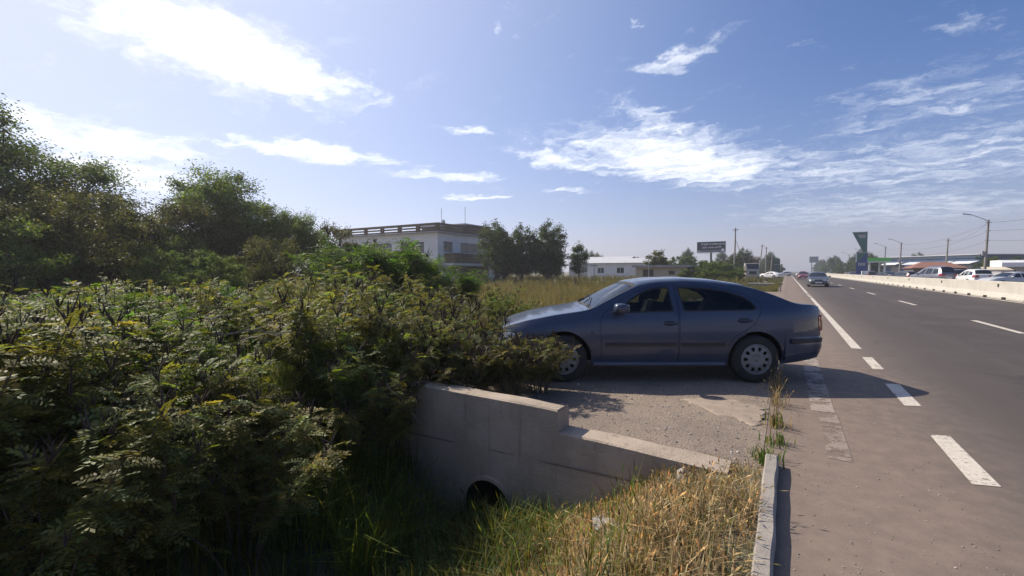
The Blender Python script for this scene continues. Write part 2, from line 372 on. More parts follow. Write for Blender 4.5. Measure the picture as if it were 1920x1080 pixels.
# ------------------------------------------------------------------ terrain
DITCH_X = np.array([-60, -9, -5.2, -4.3, -3.5, -2.9, -2.3, -1.8, -1.2, -.75, -.2, 3])
DITCH_Z = np.array([-.05, -.05, -.03, -.12, -.62, -1.02, -1.06, -.84, -.40, -.04, .02, .0])
def sstep(x, a, b):
    t = np.clip((x-a)/(b-a), 0, 1); return t*t*(3-2*t)
def hills(X, Y): return .035*np.sin(X*1.7+Y*.6)*np.sin(Y*1.3-X*.4)+.02*np.sin(X*4.1+1)*np.sin(Y*3.7)
def terrain(X, Y):
    X = np.asarray(X, float); Y = np.asarray(Y, float)
    d = np.interp(X, DITCH_X, DITCH_Z)
    near = 1-sstep(Y, 3.64, 3.72)                       # the ditch stops at the head wall
    far = sstep(Y, 38.0, 40.0)*.35                       # and goes on shallower beyond the yard entrance
    flat = np.where(X < -.2, -.015, -.012)
    z = flat*(1-near-far)+d*(near+far)
    rough = hills(X, Y)*sstep(-X, .3, 1.2)*np.where((Y > 3.66) & (Y < 10) & (X > -4.5), .15, 1)
    field = sstep(-X, 6, 12)*(.10*np.sin(X*.31)*np.sin(Y*.23))
    return np.where(X > -.14, -.012, z+rough+field)
def axis(vals):
    a = []
    for (lo, hi, st) in vals: a += list(np.arange(lo, hi-1e-6, st))
    return np.array(a+[vals[-1][1]])
gx = axis([(-2500, -400, 300), (-400, -60, 34), (-60, -12, 2), (-12, -5, .35), (-5, .4, .09), (.4, 12, 2.9), (12, 60, 8), (60, 2500, 305)])
gy = axis([(-600, -40, 70), (-40, -4, 2), (-4, 3.60, .1), (3.60, 3.76, .04), (3.76, 10, .24), (10, 45, 1), (45, 300, 15), (300, 3500, 200)])
GX, GY = np.meshgrid(gx, gy); GZ = terrain(GX, GY)
nx, ny = len(gx), len(gy)
i = (np.arange(ny-1)[:, None]*nx+np.arange(nx-1)[None]).reshape(-1)
F = np.stack([i, i+1, i+nx+1, i+nx], 1)
fc = np.stack([(gx[:-1]+gx[1:])/2]*(ny-1)).reshape(-1); fy = np.repeat((gy[:-1]+gy[1:])/2, nx-1)
F = F[~((fc > -2.75) & (fc < -2.1) & (fy > 3.62) & (fy < 3.76))]      # mouth of the culvert
m, t, b, o = nodes('soil_and_dry_grass'); v = coords(t)
n1 = noise(t, v, .35, 6, .65); n2 = noise(t, v, 3.2, 6, .7); n3 = noise(t, v, 38, 4)
c = mixc(t, ramp(t, n1, .4, .6), (.165, .135, .085), (.115, .112, .055))
c = mixc(t, ramp(t, n2, .38, .62), c, (.20, .165, .105)); c = mixc(t, mth(t, 'MULTIPLY', n3, .5), c, (.07, .055, .035))
t.links.new(c, b.inputs['Base Color']); b.inputs['Roughness'].default_value = .97; bump(t, b, n3, .7, .03)
M['soil'] = m
MB().add(np.stack([GX, GY, GZ], -1).reshape(-1, 3), F).build('ground', M['soil'], smooth=True, kind='structure')

def ccw_in(poly, P):
    """points P inside polygon"""
    x, y = P[:, 0], P[:, 1]; c = np.zeros(len(P), bool); n = len(poly)
    for i in range(n):
        x0, y0 = poly[i]; x1, y1 = poly[(i+1) % n]
        if y0 == y1: continue
        k = ((y0 > y) != (y1 > y)) & (x < (x1-x0)*(y-y0)/(y1-y0)+x0); c ^= k
    return c
def resample(poly, step):
    out = []
    for a, b in zip(poly, poly[1:]+poly[:1]):
        a = np.array(a, float); b = np.array(b, float); n = max(1, int(math.ceil(np.linalg.norm(b-a)/step)))
        for k in range(n): out.append(a+(b-a)*k/n)
    return np.array(out)
def patch(poly, holes, fn, step, rim=0., out=None, grid=None):
    """triangulated curved panel: 2-D polygon with holes, mapped to 3-D by fn; rim = depth of turned-in edges"""
    loops = [resample([tuple(p) for p in q], step) for q in [poly]+list(holes)]
    P0 = np.concatenate(loops); E = []; s = 0
    for l in loops:
        n = len(l); E += [(s+i, s+(i+1) % n) for i in range(n)]; s += n
    lo, hi = P0.min(0), P0.max(0); g = grid or (step, step)
    a, b = np.meshgrid(np.arange(lo[0]+g[0]/2, hi[0], g[0]), np.arange(lo[1]+g[1]/2, hi[1], g[1]))
    a = a.copy(); a[::2] += g[0]*.5
    I = np.stack([a.ravel(), b.ravel()], 1)
    k = ccw_in(loops[0], I)
    for h in loops[1:]: k &= ~ccw_in(h, I)
    I = I[k]
    if len(I):
        sc = np.array([1/g[0], 1/g[1]]); d = np.full(len(I), 9.)
        for q in range(0, len(P0), 400): d = np.minimum(d, np.sqrt((((I[:, None]-P0[None, q:q+400])*sc)**2).sum(-1)).min(1))
        I = I[d > .45]
    allp = np.concatenate([P0, I]) if len(I) else P0
    vo, eo, fo, ov, oe, of = delaunay_2d_cdt([Vector(p) for p in allp], E, [], 0, 1e-6)
    VP = np.array([tuple(q) for q in vo]); T = np.array([list(f) for f in fo if len(f) == 3])
    c = VP[T].mean(1); k = ccw_in(loops[0], c)
    for h in loops[1:]: k &= ~ccw_in(h, c)
    T = T[k]; V = fn(VP)
    nr = np.cross(V[T[:, 1]]-V[T[:, 0]], V[T[:, 2]]-V[T[:, 0]])
    if out is not None and (nr@np.asarray(out, float)).sum() < 0: T = T[:, ::-1]; nr = -nr
    Fs = [T]
    if rim:
        vn = np.zeros_like(V)
        for q in range(3): np.add.at(vn, T[:, q], nr)
        vn /= np.linalg.norm(vn, axis=1)[:, None]+1e-12
        ed = np.concatenate([T[:, [0, 1]], T[:, [1, 2]], T[:, [2, 0]]]); key = np.sort(ed, 1)
        u, inv, cnt = np.unique(key, axis=0, return_inverse=True, return_counts=True); be = ed[cnt[inv.ravel()] == 1]
        ids = np.unique(be); mp = {int(q): len(V)+j for j, q in enumerate(ids)}
        V = np.concatenate([V, V[ids]-vn[ids]*rim])
        Fs.append(np.array([(int(a), mp[int(a)], mp[int(b)], int(b)) for a, b in be]))
    return V, Fs
def addp(mb, *a, m=0, flipy=False, **k):
    V, Fs = patch(*a, **k)
    for j, s in enumerate((1, -1) if flipy else (1,)):
        W = V*np.array([1, s, 1]); base = mb.n
        mb.V.append(W); mb.n += len(W); mb.C.append(np.full((len(W), 3), .5))
        for f in Fs: mb.F.append((f if s > 0 else f[:, ::-1])+base); mb.M.append(np.full(len(f), m))
    return mb
CIRC = lambda cx, cy, r, n=28, a0=0: [(cx+r*math.cos(a0+2*math.pi*i/n), cy+r*math.sin(a0+2*math.pi*i/n)) for i in range(n)]
# ------------------------------------------------------------------ road
def sheet(name, mat, x0, x1, y0, y1, z, xs=1., ys=20., **k):
    ax = np.linspace(x0, x1, max(2, int((x1-x0)/xs)+1)); ay = np.linspace(y0, y1, max(2, int((y1-y0)/ys)+1))
    A, B = np.meshgrid(ax, ay); n = len(ax); i = (np.arange(len(ay)-1)[:, None]*n+np.arange(n-1)[None]).reshape(-1)
    return MB().add(np.stack([A, B, np.full_like(A, z)], -1).reshape(-1, 3), np.stack([i, i+1, i+n+1, i+n], 1)).build(name, mat, **k)
def asphalt(name, dusty):
    m, t, b, o = nodes(name); v = coords(t)
    sp = N(t, 'ShaderNodeSeparateXYZ'); t.links.new(v, sp.inputs[0])
    mp = N(t, 'ShaderNodeMapping'); mp.inputs['Scale'].default_value = (1.6, .06, 1); t.links.new(v, mp.inputs['Vector'])
    n1 = noise(t, v, .5, 6, .6); n2 = noise(t, mp.outputs[0], 1.6, 5); n3 = noise(t, v, 110, 4, .75); n4 = noise(t, v, 6, 6, .7)
    c = mixc(t, ramp(t, n2, .35, .65), (.073, .061, .055), (.059, .049, .045))
    c = mixc(t, ramp(t, n1, .45, .7), c, (.086, .072, .065))
    # wheel tracks polished darker, four of them across the two lanes
    wv = N(t, 'ShaderNodeMath'); wv.operation = 'SINE'; t.links.new(mth(t, 'MULTIPLY', mth(t, 'ADD', sp.outputs['X'], mth(t, 'MULTIPLY', n1, .35)), 3.4), wv.inputs[0])
    c = mixc(t, mth(t, 'MULTIPLY', ramp(t, wv.outputs[0], .1, .95), .38), c, (.056, .047, .043))
    st = noise(t, v, 1.7, 7, .72); c = mixc(t, ramp(t, st, .60, .72, 0, .55), c, (.042, .036, .033)); c = mixc(t, ramp(t, st, .40, .28, 0, .5), c, (.115, .097, .087))
    # sealed cracks
    vc = N(t, 'ShaderNodeTexVoronoi', Scale=.28); vc.feature = 'DISTANCE_TO_EDGE'
    wp = N(t, 'ShaderNodeVectorMath'); wp.operation = 'ADD'; t.links.new(v, wp.inputs[0]); nn = N(t, 'ShaderNodeTexNoise', Scale=1.2, Detail=5.); t.links.new(v, nn.inputs['Vector']); t.links.new(nn.outputs['Color'], wp.inputs[1]); t.links.new(wp.outputs[0], vc.inputs['Vector'])
    c = mixc(t, mth(t, 'MULTIPLY', ramp(t, vc.outputs['Distance'], .012, .004), ramp(t, n1, .42, .58, 0, .75)), c, (.035, .030, .028))
    if dusty:                                           # sand washed to the edge of the carriageway
        e = mth(t, 'ADD', sp.outputs['X'], mth(t, 'MULTIPLY', mth(t, 'SUBTRACT', n1, .5), 1.2))
        e = mth(t, 'ADD', e, mth(t, 'MULTIPLY', mth(t, 'SUBTRACT', n4, .5), .9))
        d = ramp(t, e, 1.75, .45)
        c = mixc(t, mth(t, 'MULTIPLY', d, .92), c, mixc(t, ramp(t, n4, .35, .65), (.265, .195, .148), (.195, .145, .112)))
        e2 = ramp(t, mth(t, 'ADD', sp.outputs['X'], mth(t, 'MULTIPLY', n1, 1.)), 3.4, 1.3)
        c = mixc(t, mth(t, 'MULTIPLY', e2, .45), c, (.15, .122, .103))
    c = mixc(t, ramp(t, n3, .56, .72, 0, .55), c, (.20, .17, .15)); c = mixc(t, ramp(t, n3, .44, .3, 0, .6), c, (.04, .034, .031))
    t.links.new(c, b.inputs['Base Color']); b.inputs['Roughness'].default_value = .82; b.inputs['Specular IOR Level'].default_value = .3
    bump(t, b, n3, .35, .006)
    return m
sheet('road', asphalt('worn_asphalt', True), -.14, 9.95, -40, 900, 0.0, 1., 10., kind='structure')
sheet('opposite_road', asphalt('asphalt_opposite', False), 9.951, 18.0, -40, 900, 0.001, 2., 20., kind='structure')
M['gravel'] = None
def gravelmat(name, a, b2):
    m, t, b, o = nodes(name); v = coords(t)
    n1 = noise(t, v, .9, 6, .65); n2 = noise(t, v, 70, 4, .7); n3 = noise(t, v, 9, 5)
    vo = N(t, 'ShaderNodeTexVoronoi', Scale=65.); t.links.new(v, vo.inputs['Vector'])
    c = mixc(t, ramp(t, n1, .38, .62), a, b2); c = mixc(t, ramp(t, n3, .5, .7, 0, .5), c, (.17, .145, .125))
    c = mixc(t, ramp(t, vo.outputs['Distance'], .35, .75, 0, .55), c, (.09, .075, .065))
    t.links.new(c, b.inputs['Base Color']); b.inputs['Roughness'].default_value = .95
    bump(t, b, mth(t, 'ADD', n2, mth(t, 'MULTIPLY', vo.outputs['Distance'], -.6)), .8, .012)
    return m
M['gravel'] = gravelmat('packed_gravel', (.30, .235, .18), (.235, .185, .145))
M['dirt'] = gravelmat('dusty_shoulder', (.28, .215, .165), (.215, .165, .13))
# yard entrance over the culvert, lightly uneven
ax = np.linspace(-5.6, -.142, 80); ay = np.linspace(3.78, 10.4, 90); A, B = np.meshgrid(ax, ay)
def drive_z(A, B):
    Z = .012+.012*np.sin(A*2.3+B)*np.sin(B*1.9)+.006*np.sin(A*7)*np.sin(B*6.1)
    return Z*sstep(-A, .14, .5)*sstep(B, 3.78, 4.1)+.004
Z = drive_z(A, B); Z[0] = -.09; B[0] -= .015
n = len(ax); i = (np.arange(len(ay)-1)[:, None]*n+np.arange(n-1)[None]).reshape(-1)
MB().add(np.stack([A, B, Z], -1).reshape(-1, 3), np.stack([i, i+1, i+n+1, i+n], 1)).build('gravel_driveway', M['gravel'], smooth=True, kind='structure')
sheet('road_shoulder', M['dirt'], -3.2, -.145, 10.42, 37.6, .002, .5, 1, kind='structure')
sheet('far_road_shoulder', M['dirt'], -.62, -.145, 37.62, 700, .012, .3, 10, kind='structure')
sheet('service_yard', M['dirt'], 18.002, 46, 20, 320, .02, 4, 10, kind='structure')
# irregular worn concrete patch near the kerb
pts = [(-1.02, 5.36), (-.80, 5.20), (-.62, 5.02), (-.42, 4.93), (-.24, 4.80), (-.165, 5.05), (-.16, 5.52), (-.45, 5.60), (-.82, 5.52)]
V, Fs = patch(pts, [], lambda Q: np.stack([Q[:, 0]+.03*np.sin(Q[:, 1]*31)+.012*np.sin(Q[:, 1]*83), Q[:, 1]+.02*np.sin(Q[:, 0]*37), drive_z(Q[:, 0], Q[:, 1])+.0035], 1), .04, rim=.02, out=(0, 0, 1))
mb = MB()
for f in Fs: mb.F.append(f); mb.M.append(np.zeros(len(f), int))
mb.V.append(V); mb.C.append(V*0); mb.n = len(V)
mb.build('concrete_patch', pmat('worn_concrete', (.315, .25, .195), (.25, .20, .155), 9, .9, .3, 50), smooth=True, kind='structure')

# painted markings with worn edges
def linemat(name, c, wear, sc=22.):
    m, t, b, o = nodes(name); v = coords(t)
    n1 = noise(t, v, sc, 6, .8); n2 = noise(t, v, 2.3, 5)
    b.inputs['Base Color'].default_value = (*c, 1); b.inputs['Roughness'].default_value = .7
    t.links.new(mixc(t, ramp(t, noise(t, v, 45, 4), .4, .65, 0, .35), c, (.30, .27, .24)), b.inputs['Base Color'])
    tp = N(t, 'ShaderNodeBsdfTransparent'); mx = N(t, 'ShaderNodeMixShader')
    t.links.new(ramp(t, mth(t, 'ADD', n1, mth(t, 'MULTIPLY', n2, .25)), wear, wear+.14), mx.inputs[0])
    t.links.new(b.outputs[0], mx.inputs[1]); t.links.new(tp.outputs[0], mx.inputs[2]); t.links.new(mx.outputs[0], o.inputs['Surface'])
    return m
M['line'] = linemat('road_marking_paint', (.56, .50, .42), .655)
M['line_old'] = linemat('worn_road_marking', (.29, .235, .19), .60, 3.)
M['line_edge'] = linemat('edge_line_paint', (.54, .48, .39), .66)
def marking(name, x0, x1, y0, y1, mat, skew=0., z=.004):
    r = rng.normal(0, .006, 8)
    MB().add([(x0+r[0], y0+r[1], z), (x1+r[2], y0+skew+r[3], z), (x1+r[4], y1+skew+r[5], z), (x0+r[6], y1+r[7], z)], [(0, 1, 2, 3)]).build(name, mat, kind='structure')
for y in (4.27, 6.44, 8.6): marking('edge_dash', 1.115, 1.265, y, y+1.12, M['line'], .06)
marking('edge_line', 1.08, 1.23, 10.75, 30.3, M['line'])
for y in (31.0, 32.9, 34.8): marking('edge_dash', 1.06, 1.22, y, y+1.0, M['line'])
marking('edge_line', 1.06, 1.22, 36.6, 700, M['line'])
for k in range(-2, 40): marking('lane_dash', 4.72, 4.87, 15.4+10.65*k, 18.8+10.65*k, M['line'])
marking('median_edge_line', 9.28, 9.46, -30, 700, M['line_edge'])
marking('worn_edge_line', .24, .44, 5.7, 9.2, M['line_old'])
marking('worn_edge_line', .30, .46, 4.3, 5.68, linemat('nearly_gone_marking', (.235, .182, .142), .56, 3.))

# kerb: weathered concrete strip, a little uneven
ys_ = np.linspace(-4, 3.93, 100); mb = MB()
sec = []
for y in ys_:
    e = .003*math.sin(y*5.1)+.003*math.sin(y*13.7+1); f = .004*math.sin(y*3.3+2)
    sec.append([(-.122+e*.4, y, -.15), (-.120+e*.5, y, .066+f), (-.110, y, .078+f), (-.046+e, y, .078+f*.8), (-.034+e, y, .066+f*.6), (-.030+e, y, -.02)])
S = np.array(sec).reshape(-1, 3); k = 6; i = (np.arange(99)[:, None]*k+np.arange(k-1)[None]).reshape(-1)
mb.add(S, [np.stack([i, i+1, i+k+1, i+k], 1), np.array([list(range(6))]), np.array([list(range(594, 600))[::-1]])][0])
mb.add(S[-6:], [(5, 4, 3, 2, 1, 0)])
mb.build('kerb', pmat('kerb_concrete', (.30, .27, .235), (.23, .205, .18), 8, .92, .6, 70, c3=(.19, .165, .14)), kind='structure')

# ------------------------------------------------------------------ culvert head wall
hw = thing('culvert_headwall', (0, 3.55, 0), label='stained concrete culvert head wall with a round pipe mouth in the ditch', category='head wall')
# upper and lower wall: front faces with the pipe mouth cut out; y is measured from the front face
mb = MB(); wav = lambda x, z: .006*np.sin(x*3.1+z*2)+.004*np.sin(x*8-z*5)
hole = CIRC(-2.42, -.80, .27)
front = [(-5.2, -1.3), (-.36, -1.3), (-.34, .012), (-1.0, .042), (-1.69, .05), (-1.70, .245), (-2.4, .26), (-3.4, .262), (-4.3, .25), (-5.2, .2)]
addp(mb, front, [hole], lambda P: np.stack([P[:, 0], wav(P[:, 0], P[:, 1]), P[:, 1]], 1), .11, out=(0, -1, 0))
top = [(-.36, -1.3), (-.34, .012), (-1.0, .042), (-1.69, .05), (-1.70, .245), (-2.4, .26), (-3.4, .262), (-4.3, .25), (-5.2, .2)]
def dep(x): return .19 if x < -1.695 else .25
ST = []
for (x0, z0), (x1, z1) in zip(top[:-1], top[1:]):
    n = max(1, int(math.hypot(x1-x0, z1-z0)/.12))
    for q in range(n+1): ST.append((x0+(x1-x0)*q/n, z0+(z1-z0)*q/n, dep((x0+x1)/2)))
V = []
for x, z, d in ST:
    e = .007*math.sin(x*9+z*7); V += [(x, float(wav(x, z)), z), (x, .02, z+.014), (x, d-.012+e, z+.012+e*.3), (x, d+e, z-.01), (x, d+.02, z-.5)]
Fq = []
for q in range(len(ST)-1):
    for r in range(4): Fq.append((5*q+r, 5*q+5+r, 5*q+6+r, 5*q+1+r))
mb.add(V, Fq)
mb.box(-1.700, -1.69, .0, .19, .0, .24)
mb.build('wall', M['concrete_wall'], hw, smooth=True, sharp=35)
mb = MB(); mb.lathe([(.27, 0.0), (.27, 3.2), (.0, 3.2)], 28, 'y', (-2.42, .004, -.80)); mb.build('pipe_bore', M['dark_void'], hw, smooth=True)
mb = MB(); mb.lathe([(.268, -.03), (.302, -.032), (.304, .02), (.268, .05)], 28, 'y', (-2.42, 0, -.80)); mb.build('pipe_collar', M['concrete_wall'], hw, smooth=True, sharp=40)
mb = MB()
mb.add([(-3.8, -.001, -.28), (-3.8, -.004, -.26), (-.9, -.004, -.20), (-.9, -.001, -.215)], [(0, 1, 2, 3)])
mb.tube([(-1.02, -.003, -.60), (-1.0, -.003, -.3), (-1.02, -.003, -.02)], .004, 4)
mb.build('shutter_joint', pmat('joint_stain', (.23, .195, .16), (.18, .155, .125), 9, .95), hw)
mb = MB(); mb.tube([(-1.96, -.05, -1.05), (-1.955, -.045, -.75), (-1.95, -.04, -.68)], .012, 6)
mb.build('rebar_stub', pmat('rusty_bar', (.05, .03, .02), (.03, .02, .015), 20, .9), hw)

# ------------------------------------------------------------------ concrete median barrier
segL = 5.325
prof = [(-.30, .0), (-.30, .09), (-.27, .12), (-.155, .34), (-.105, .90), (-.085, .93), (.085, .93), (.105, .90), (.155, .34), (.27, .12), (.30, .09), (.30, .0)]
stn = [(.006, 0), (1.02, 0), (1.02, 1), (1.62, 1), (1.62, 0), (3.66, 0), (3.66, 1), (4.26, 1), (4.26, 0), (segL-.006, 0)]
V = []
for y, c in stn:
    for (x, z) in prof:
        V.append((x*(.78 if c and z < .1 else 1), y, max(z, .10 if c else 0) if z < .1 else z))
n = len(prof); Fq = [tuple(range(n))[::-1], tuple(range(9*n, 10*n))]
for q in range(9):
    for r in range(n): Fq.append((q*n+r, q*n+(r+1) % n, q*n+n+(r+1) % n, q*n+n+r))
bm1 = MB().add(V, Fq).mesh('barrier_segment', M['barrier'])
rm = MB().cbox(-.165, -.115, 2.56, 2.72, .62, .80, .01).mesh('reflector', pmat('dirty_reflector', (.11, .095, .07), (.07, .06, .045), 30, .4))
for k in range(-1, 62):
    t_ = obj('concrete_barrier', bm1, None, (9.98, 32.3+segL*(k-4), 0.001), label='pale concrete road barrier segment along the median', category='barrier', group='concrete barrier segments along the median')
    if k % 2 == 0: obj('reflector', rm, t_)
# ------------------------------------------------------------------ cars
def smoothcurve(pts, sig=.035):
    pts = sorted(pts); xs = np.array([p[0] for p in pts]); zs = np.array([p[1] for p in pts])
    g = np.arange(xs[0]-.4, xs[-1]+.4, .01); z = np.interp(g, xs, zs)
    k = np.exp(-.5*(np.arange(-20, 21)*.01/sig)**2); k /= k.sum()
    z = np.convolve(np.pad(z, 20, mode='edge'), k, 'valid')
    return lambda x: np.interp(x, g, z)
def offset_poly(poly, d):
    """grow (d>0) or shrink a polygon"""
    P = np.array(poly, float); n = len(P)
    ar = (P[:, 0]*np.roll(P[:, 1], -1)-np.roll(P[:, 0], -1)*P[:, 1]).sum()
    e = np.roll(P, -1, 0)-P; e /= np.linalg.norm(e, axis=1)[:, None]+1e-9
    nr = np.stack([e[:, 1], -e[:, 0]], 1)*(1 if ar > 0 else -1)
    a = nr+np.roll(nr, 1, 0); a /= np.maximum((a*nr).sum(1), .5)[:, None]
    return [tuple(q) for q in P+a*d]
def rounded(poly, r, n=4):
    out = []; P = [np.array(p, float) for p in poly]; k = len(P)
    for i in range(k):
        a, b, c = P[i-1], P[i], P[(i+1) % k]; u = a-b; w = c-b
        lu, lw = np.linalg.norm(u), np.linalg.norm(w); q = min(r, lu*.45, lw*.45); p0 = b+u/lu*q; p1 = b+w/lw*q
        for t in np.linspace(0, 1, n+1): out.append(tuple((1-t)**2*p0+2*t*(1-t)*b+t*t*p1))
    return out

class Shape:
    def __init__(s, P):
        s.P = P; s.top = smoothcurve(P['top'], P.get('sig', .035)); s.belt = smoothcurve(P['belt']); s.bot = smoothcurve(P['bot'])
        s.x0, s.x1, s.W0 = P['x0'], P['x1'], P['W']; s.tum = P.get('tum', .60)
    def W(s, x):
        u = (x-(s.x0+s.x1)/2)/((s.x1-s.x0)/2); return s.W0*(1-.24*np.abs(u)**7-.03*u*u)
    def rail(s, x):
        zl = s.belt(x); return zl+.82*np.maximum(s.top(x)-zl, .02)
    def side(s, x, z):
        zb, zl, W = s.bot(x), s.belt(x), s.W(x); t = (z-zb)/(zl-zb)
        lo = W*(1-.075*np.clip((.5-t)/.5, 0, 1)**2-.05*np.clip((t-.5)/.5, 0, 1)**2)
        hi = W*.95-s.tum*(z-zl)-.10*(z-zl)**2
        crease = .006*np.exp(-((z-zl+.10)/.03)**2)
        return np.where(z < zl, lo+crease, hi+crease*np.exp(-((z-zl)/.02)**2))
    def S(s, P, off=0., sy=1):
        x, z = P[:, 0], P[:, 1]; return np.stack([x, sy*(s.side(x, z)+off), z], 1)
    def T(s, P, off=0.):
        """top surfaces: (x, theta) with theta -1..1 from rail to rail"""
        x, th = P[:, 0], P[:, 1]; zl = s.belt(x); h = np.maximum(s.top(x)-zl, .02); y1 = s.side(x, zl+.82*h)
        a = np.abs(np.clip(th, -1, 1))*np.pi/2; e = .8
        y = y1*np.sign(th)*np.sin(a)**e; z = zl+.82*h+.18*h*np.maximum(np.cos(a), 0)**e
        return np.stack([x, y*(1+off*.3), z+off], 1)

def arch(xw, r, zc, z_at, n=18):
    """points of a wheel arch from rear to front, cut at height z_at"""
    a0 = math.asin(max(-.99, min(.99, (z_at-zc)/r)))
    return [(xw+r*math.cos(a), zc+r*math.sin(a)) for a in np.linspace(math.pi-a0, a0, n)]

def make_wheel(parent, x, y, r, side, covers, holes=10, w=.19):
    mb = MB(); rr = r*.64; s = side
    pr = [(rr, -w/2), (rr+.012, -w/2-.004), (r-.05, -w/2-.006), (r-.012, -w/2+.014), (r, -w/2+.04), (r, w/2-.04), (r-.012, w/2-.014), (r-.05, w/2+.006), (rr+.012, w/2+.004), (rr, w/2)]
    mb.lathe(pr, 40, 'y')
    wh = mb.build('wheel', M['tyre'], parent, smooth=True, sharp=40, loc=(x, y, r))
    yo = s*(w/2-.012)
    mb = MB(); mb.lathe([(0, yo-s*.06), (rr*.98, yo-s*.055)], 30, 'y'); mb.lathe([(rr*.985, -w/2+.01), (rr*.985, w/2-.01)], 30, 'y')
    mb.build('wheel_disc', M['dark_void'], wh, smooth=True)
    hl = []
    for k in range(holes):
        a = 2*math.pi*k/holes; da = math.pi/holes*.56; r0, r1 = rr*.55, rr*.83
        hl.append(rounded([(r0*math.cos(a-da*.75), r0*math.sin(a-da*.75)), (r1*math.cos(a-da), r1*math.sin(a-da)), (r1*math.cos(a+da), r1*math.sin(a+da)), (r0*math.cos(a+da*.75), r0*math.sin(a+da*.75))], rr*.11, 3))
    dome = lambda P: np.stack([P[:, 0], yo+s*.022*(1-(np.hypot(P[:, 0], P[:, 1])/rr)**2)-s*.010*np.exp(-((np.hypot(P[:, 0], P[:, 1])-rr*.2)/.012)**2), P[:, 1]], 1)
    mb = MB(); addp(mb, CIRC(0, 0, rr*.985, 48), hl, dome, .018, rim=.02, out=(0, s, 0))
    mb.lathe([(rr*.90, yo+s*.008), (rr*.945, yo+s*.016), (rr*1.0, yo+s*.012), (rr*1.015, yo-s*.004)], 48, 'y')
    mb.build('hub_cap', covers, wh, smooth=True, sharp=50)
    return wh

def bumper(sh, x_in, x_end, z0, z1, ext, r=.22, nz=7, bulge=.02):
    """wrap-round bumper skin: along one flank, round the end, back along the other flank"""
    sg = 1 if x_end > x_in else -1; pts = []
    for x in np.linspace(x_in, x_end-sg*.16, 7): pts.append((x, float(sh.W(x))+.004))
    xa, ya = pts[-1]; xe = x_end+sg*ext; yb = float(sh.W(x_end))-.10
    for t in np.linspace(0.12, 1, 8):
        a = t*math.pi/2; pts.append((xa+(xe-sg*.025-xa)*math.sin(a), yb+(ya-yb)*math.cos(a)))
    for y in np.linspace(yb-.06, 0, 6): pts.append((xe-sg*.025*(abs(y)/(yb))**2, y))
    full = pts+[(x, -y) for x, y in pts[-2::-1]]; F_ = np.array(full)
    tn = np.gradient(F_, axis=0); tn /= np.linalg.norm(tn, axis=1)[:, None]; nrm = np.stack([tn[:, 1], -tn[:, 0]], 1)
    if (nrm[:, 0]*sg).sum() < 0: nrm = -nrm
    V = []; n = len(full); L = []; rp = np.clip(np.minimum(np.arange(n), np.arange(n)[::-1])/5., 0.02, 1)[:, None]
    for k in range(nz+2):
        if k == 0: z, o = z0+.01, -.05
        elif k == nz+1: z, o = z1-.004, -.06
        else:
            u = (k-1)/(nz-1); z = z0+(z1-z0)*u; o = bulge*(1-(2*u-1)**2)-.045*max(0, .5-u)**1.5
        lift = np.clip((np.abs(F_[:, 0]-x_in)/abs(x_end-x_in)), 0, 1)*.05*(1-np.clip((z-z0)/(z1-z0), 0, 1))
        L.append(np.concatenate([F_+nrm*(o*(rp if o > 0 else 1)), (z+lift)[:, None]], 1))
    V = np.concatenate(L); i = (np.arange(nz+1)[:, None]*n+np.arange(n-1)[None]).reshape(-1)
    return V, np.stack([i, i+1, i+n+1, i+n], 1), F_, nrm
def strip(F_, nrm, off, z0, z1, sel, th=.012):
    A = F_[sel]+nrm[sel]*off; B = F_[sel]+nrm[sel]*(off+th); n = len(A); c = lambda q, z: np.concatenate([q, np.full((n, 1), z)], 1)
    V = np.concatenate([c(A, z0), c(B, z0+.008), c(B, z1-.008), c(A, z1)]); i = (np.arange(3)[:, None]*n+np.arange(n-1)[None]).reshape(-1)
    return V, np.stack([i, i+1, i+n+1, i+n], 1)

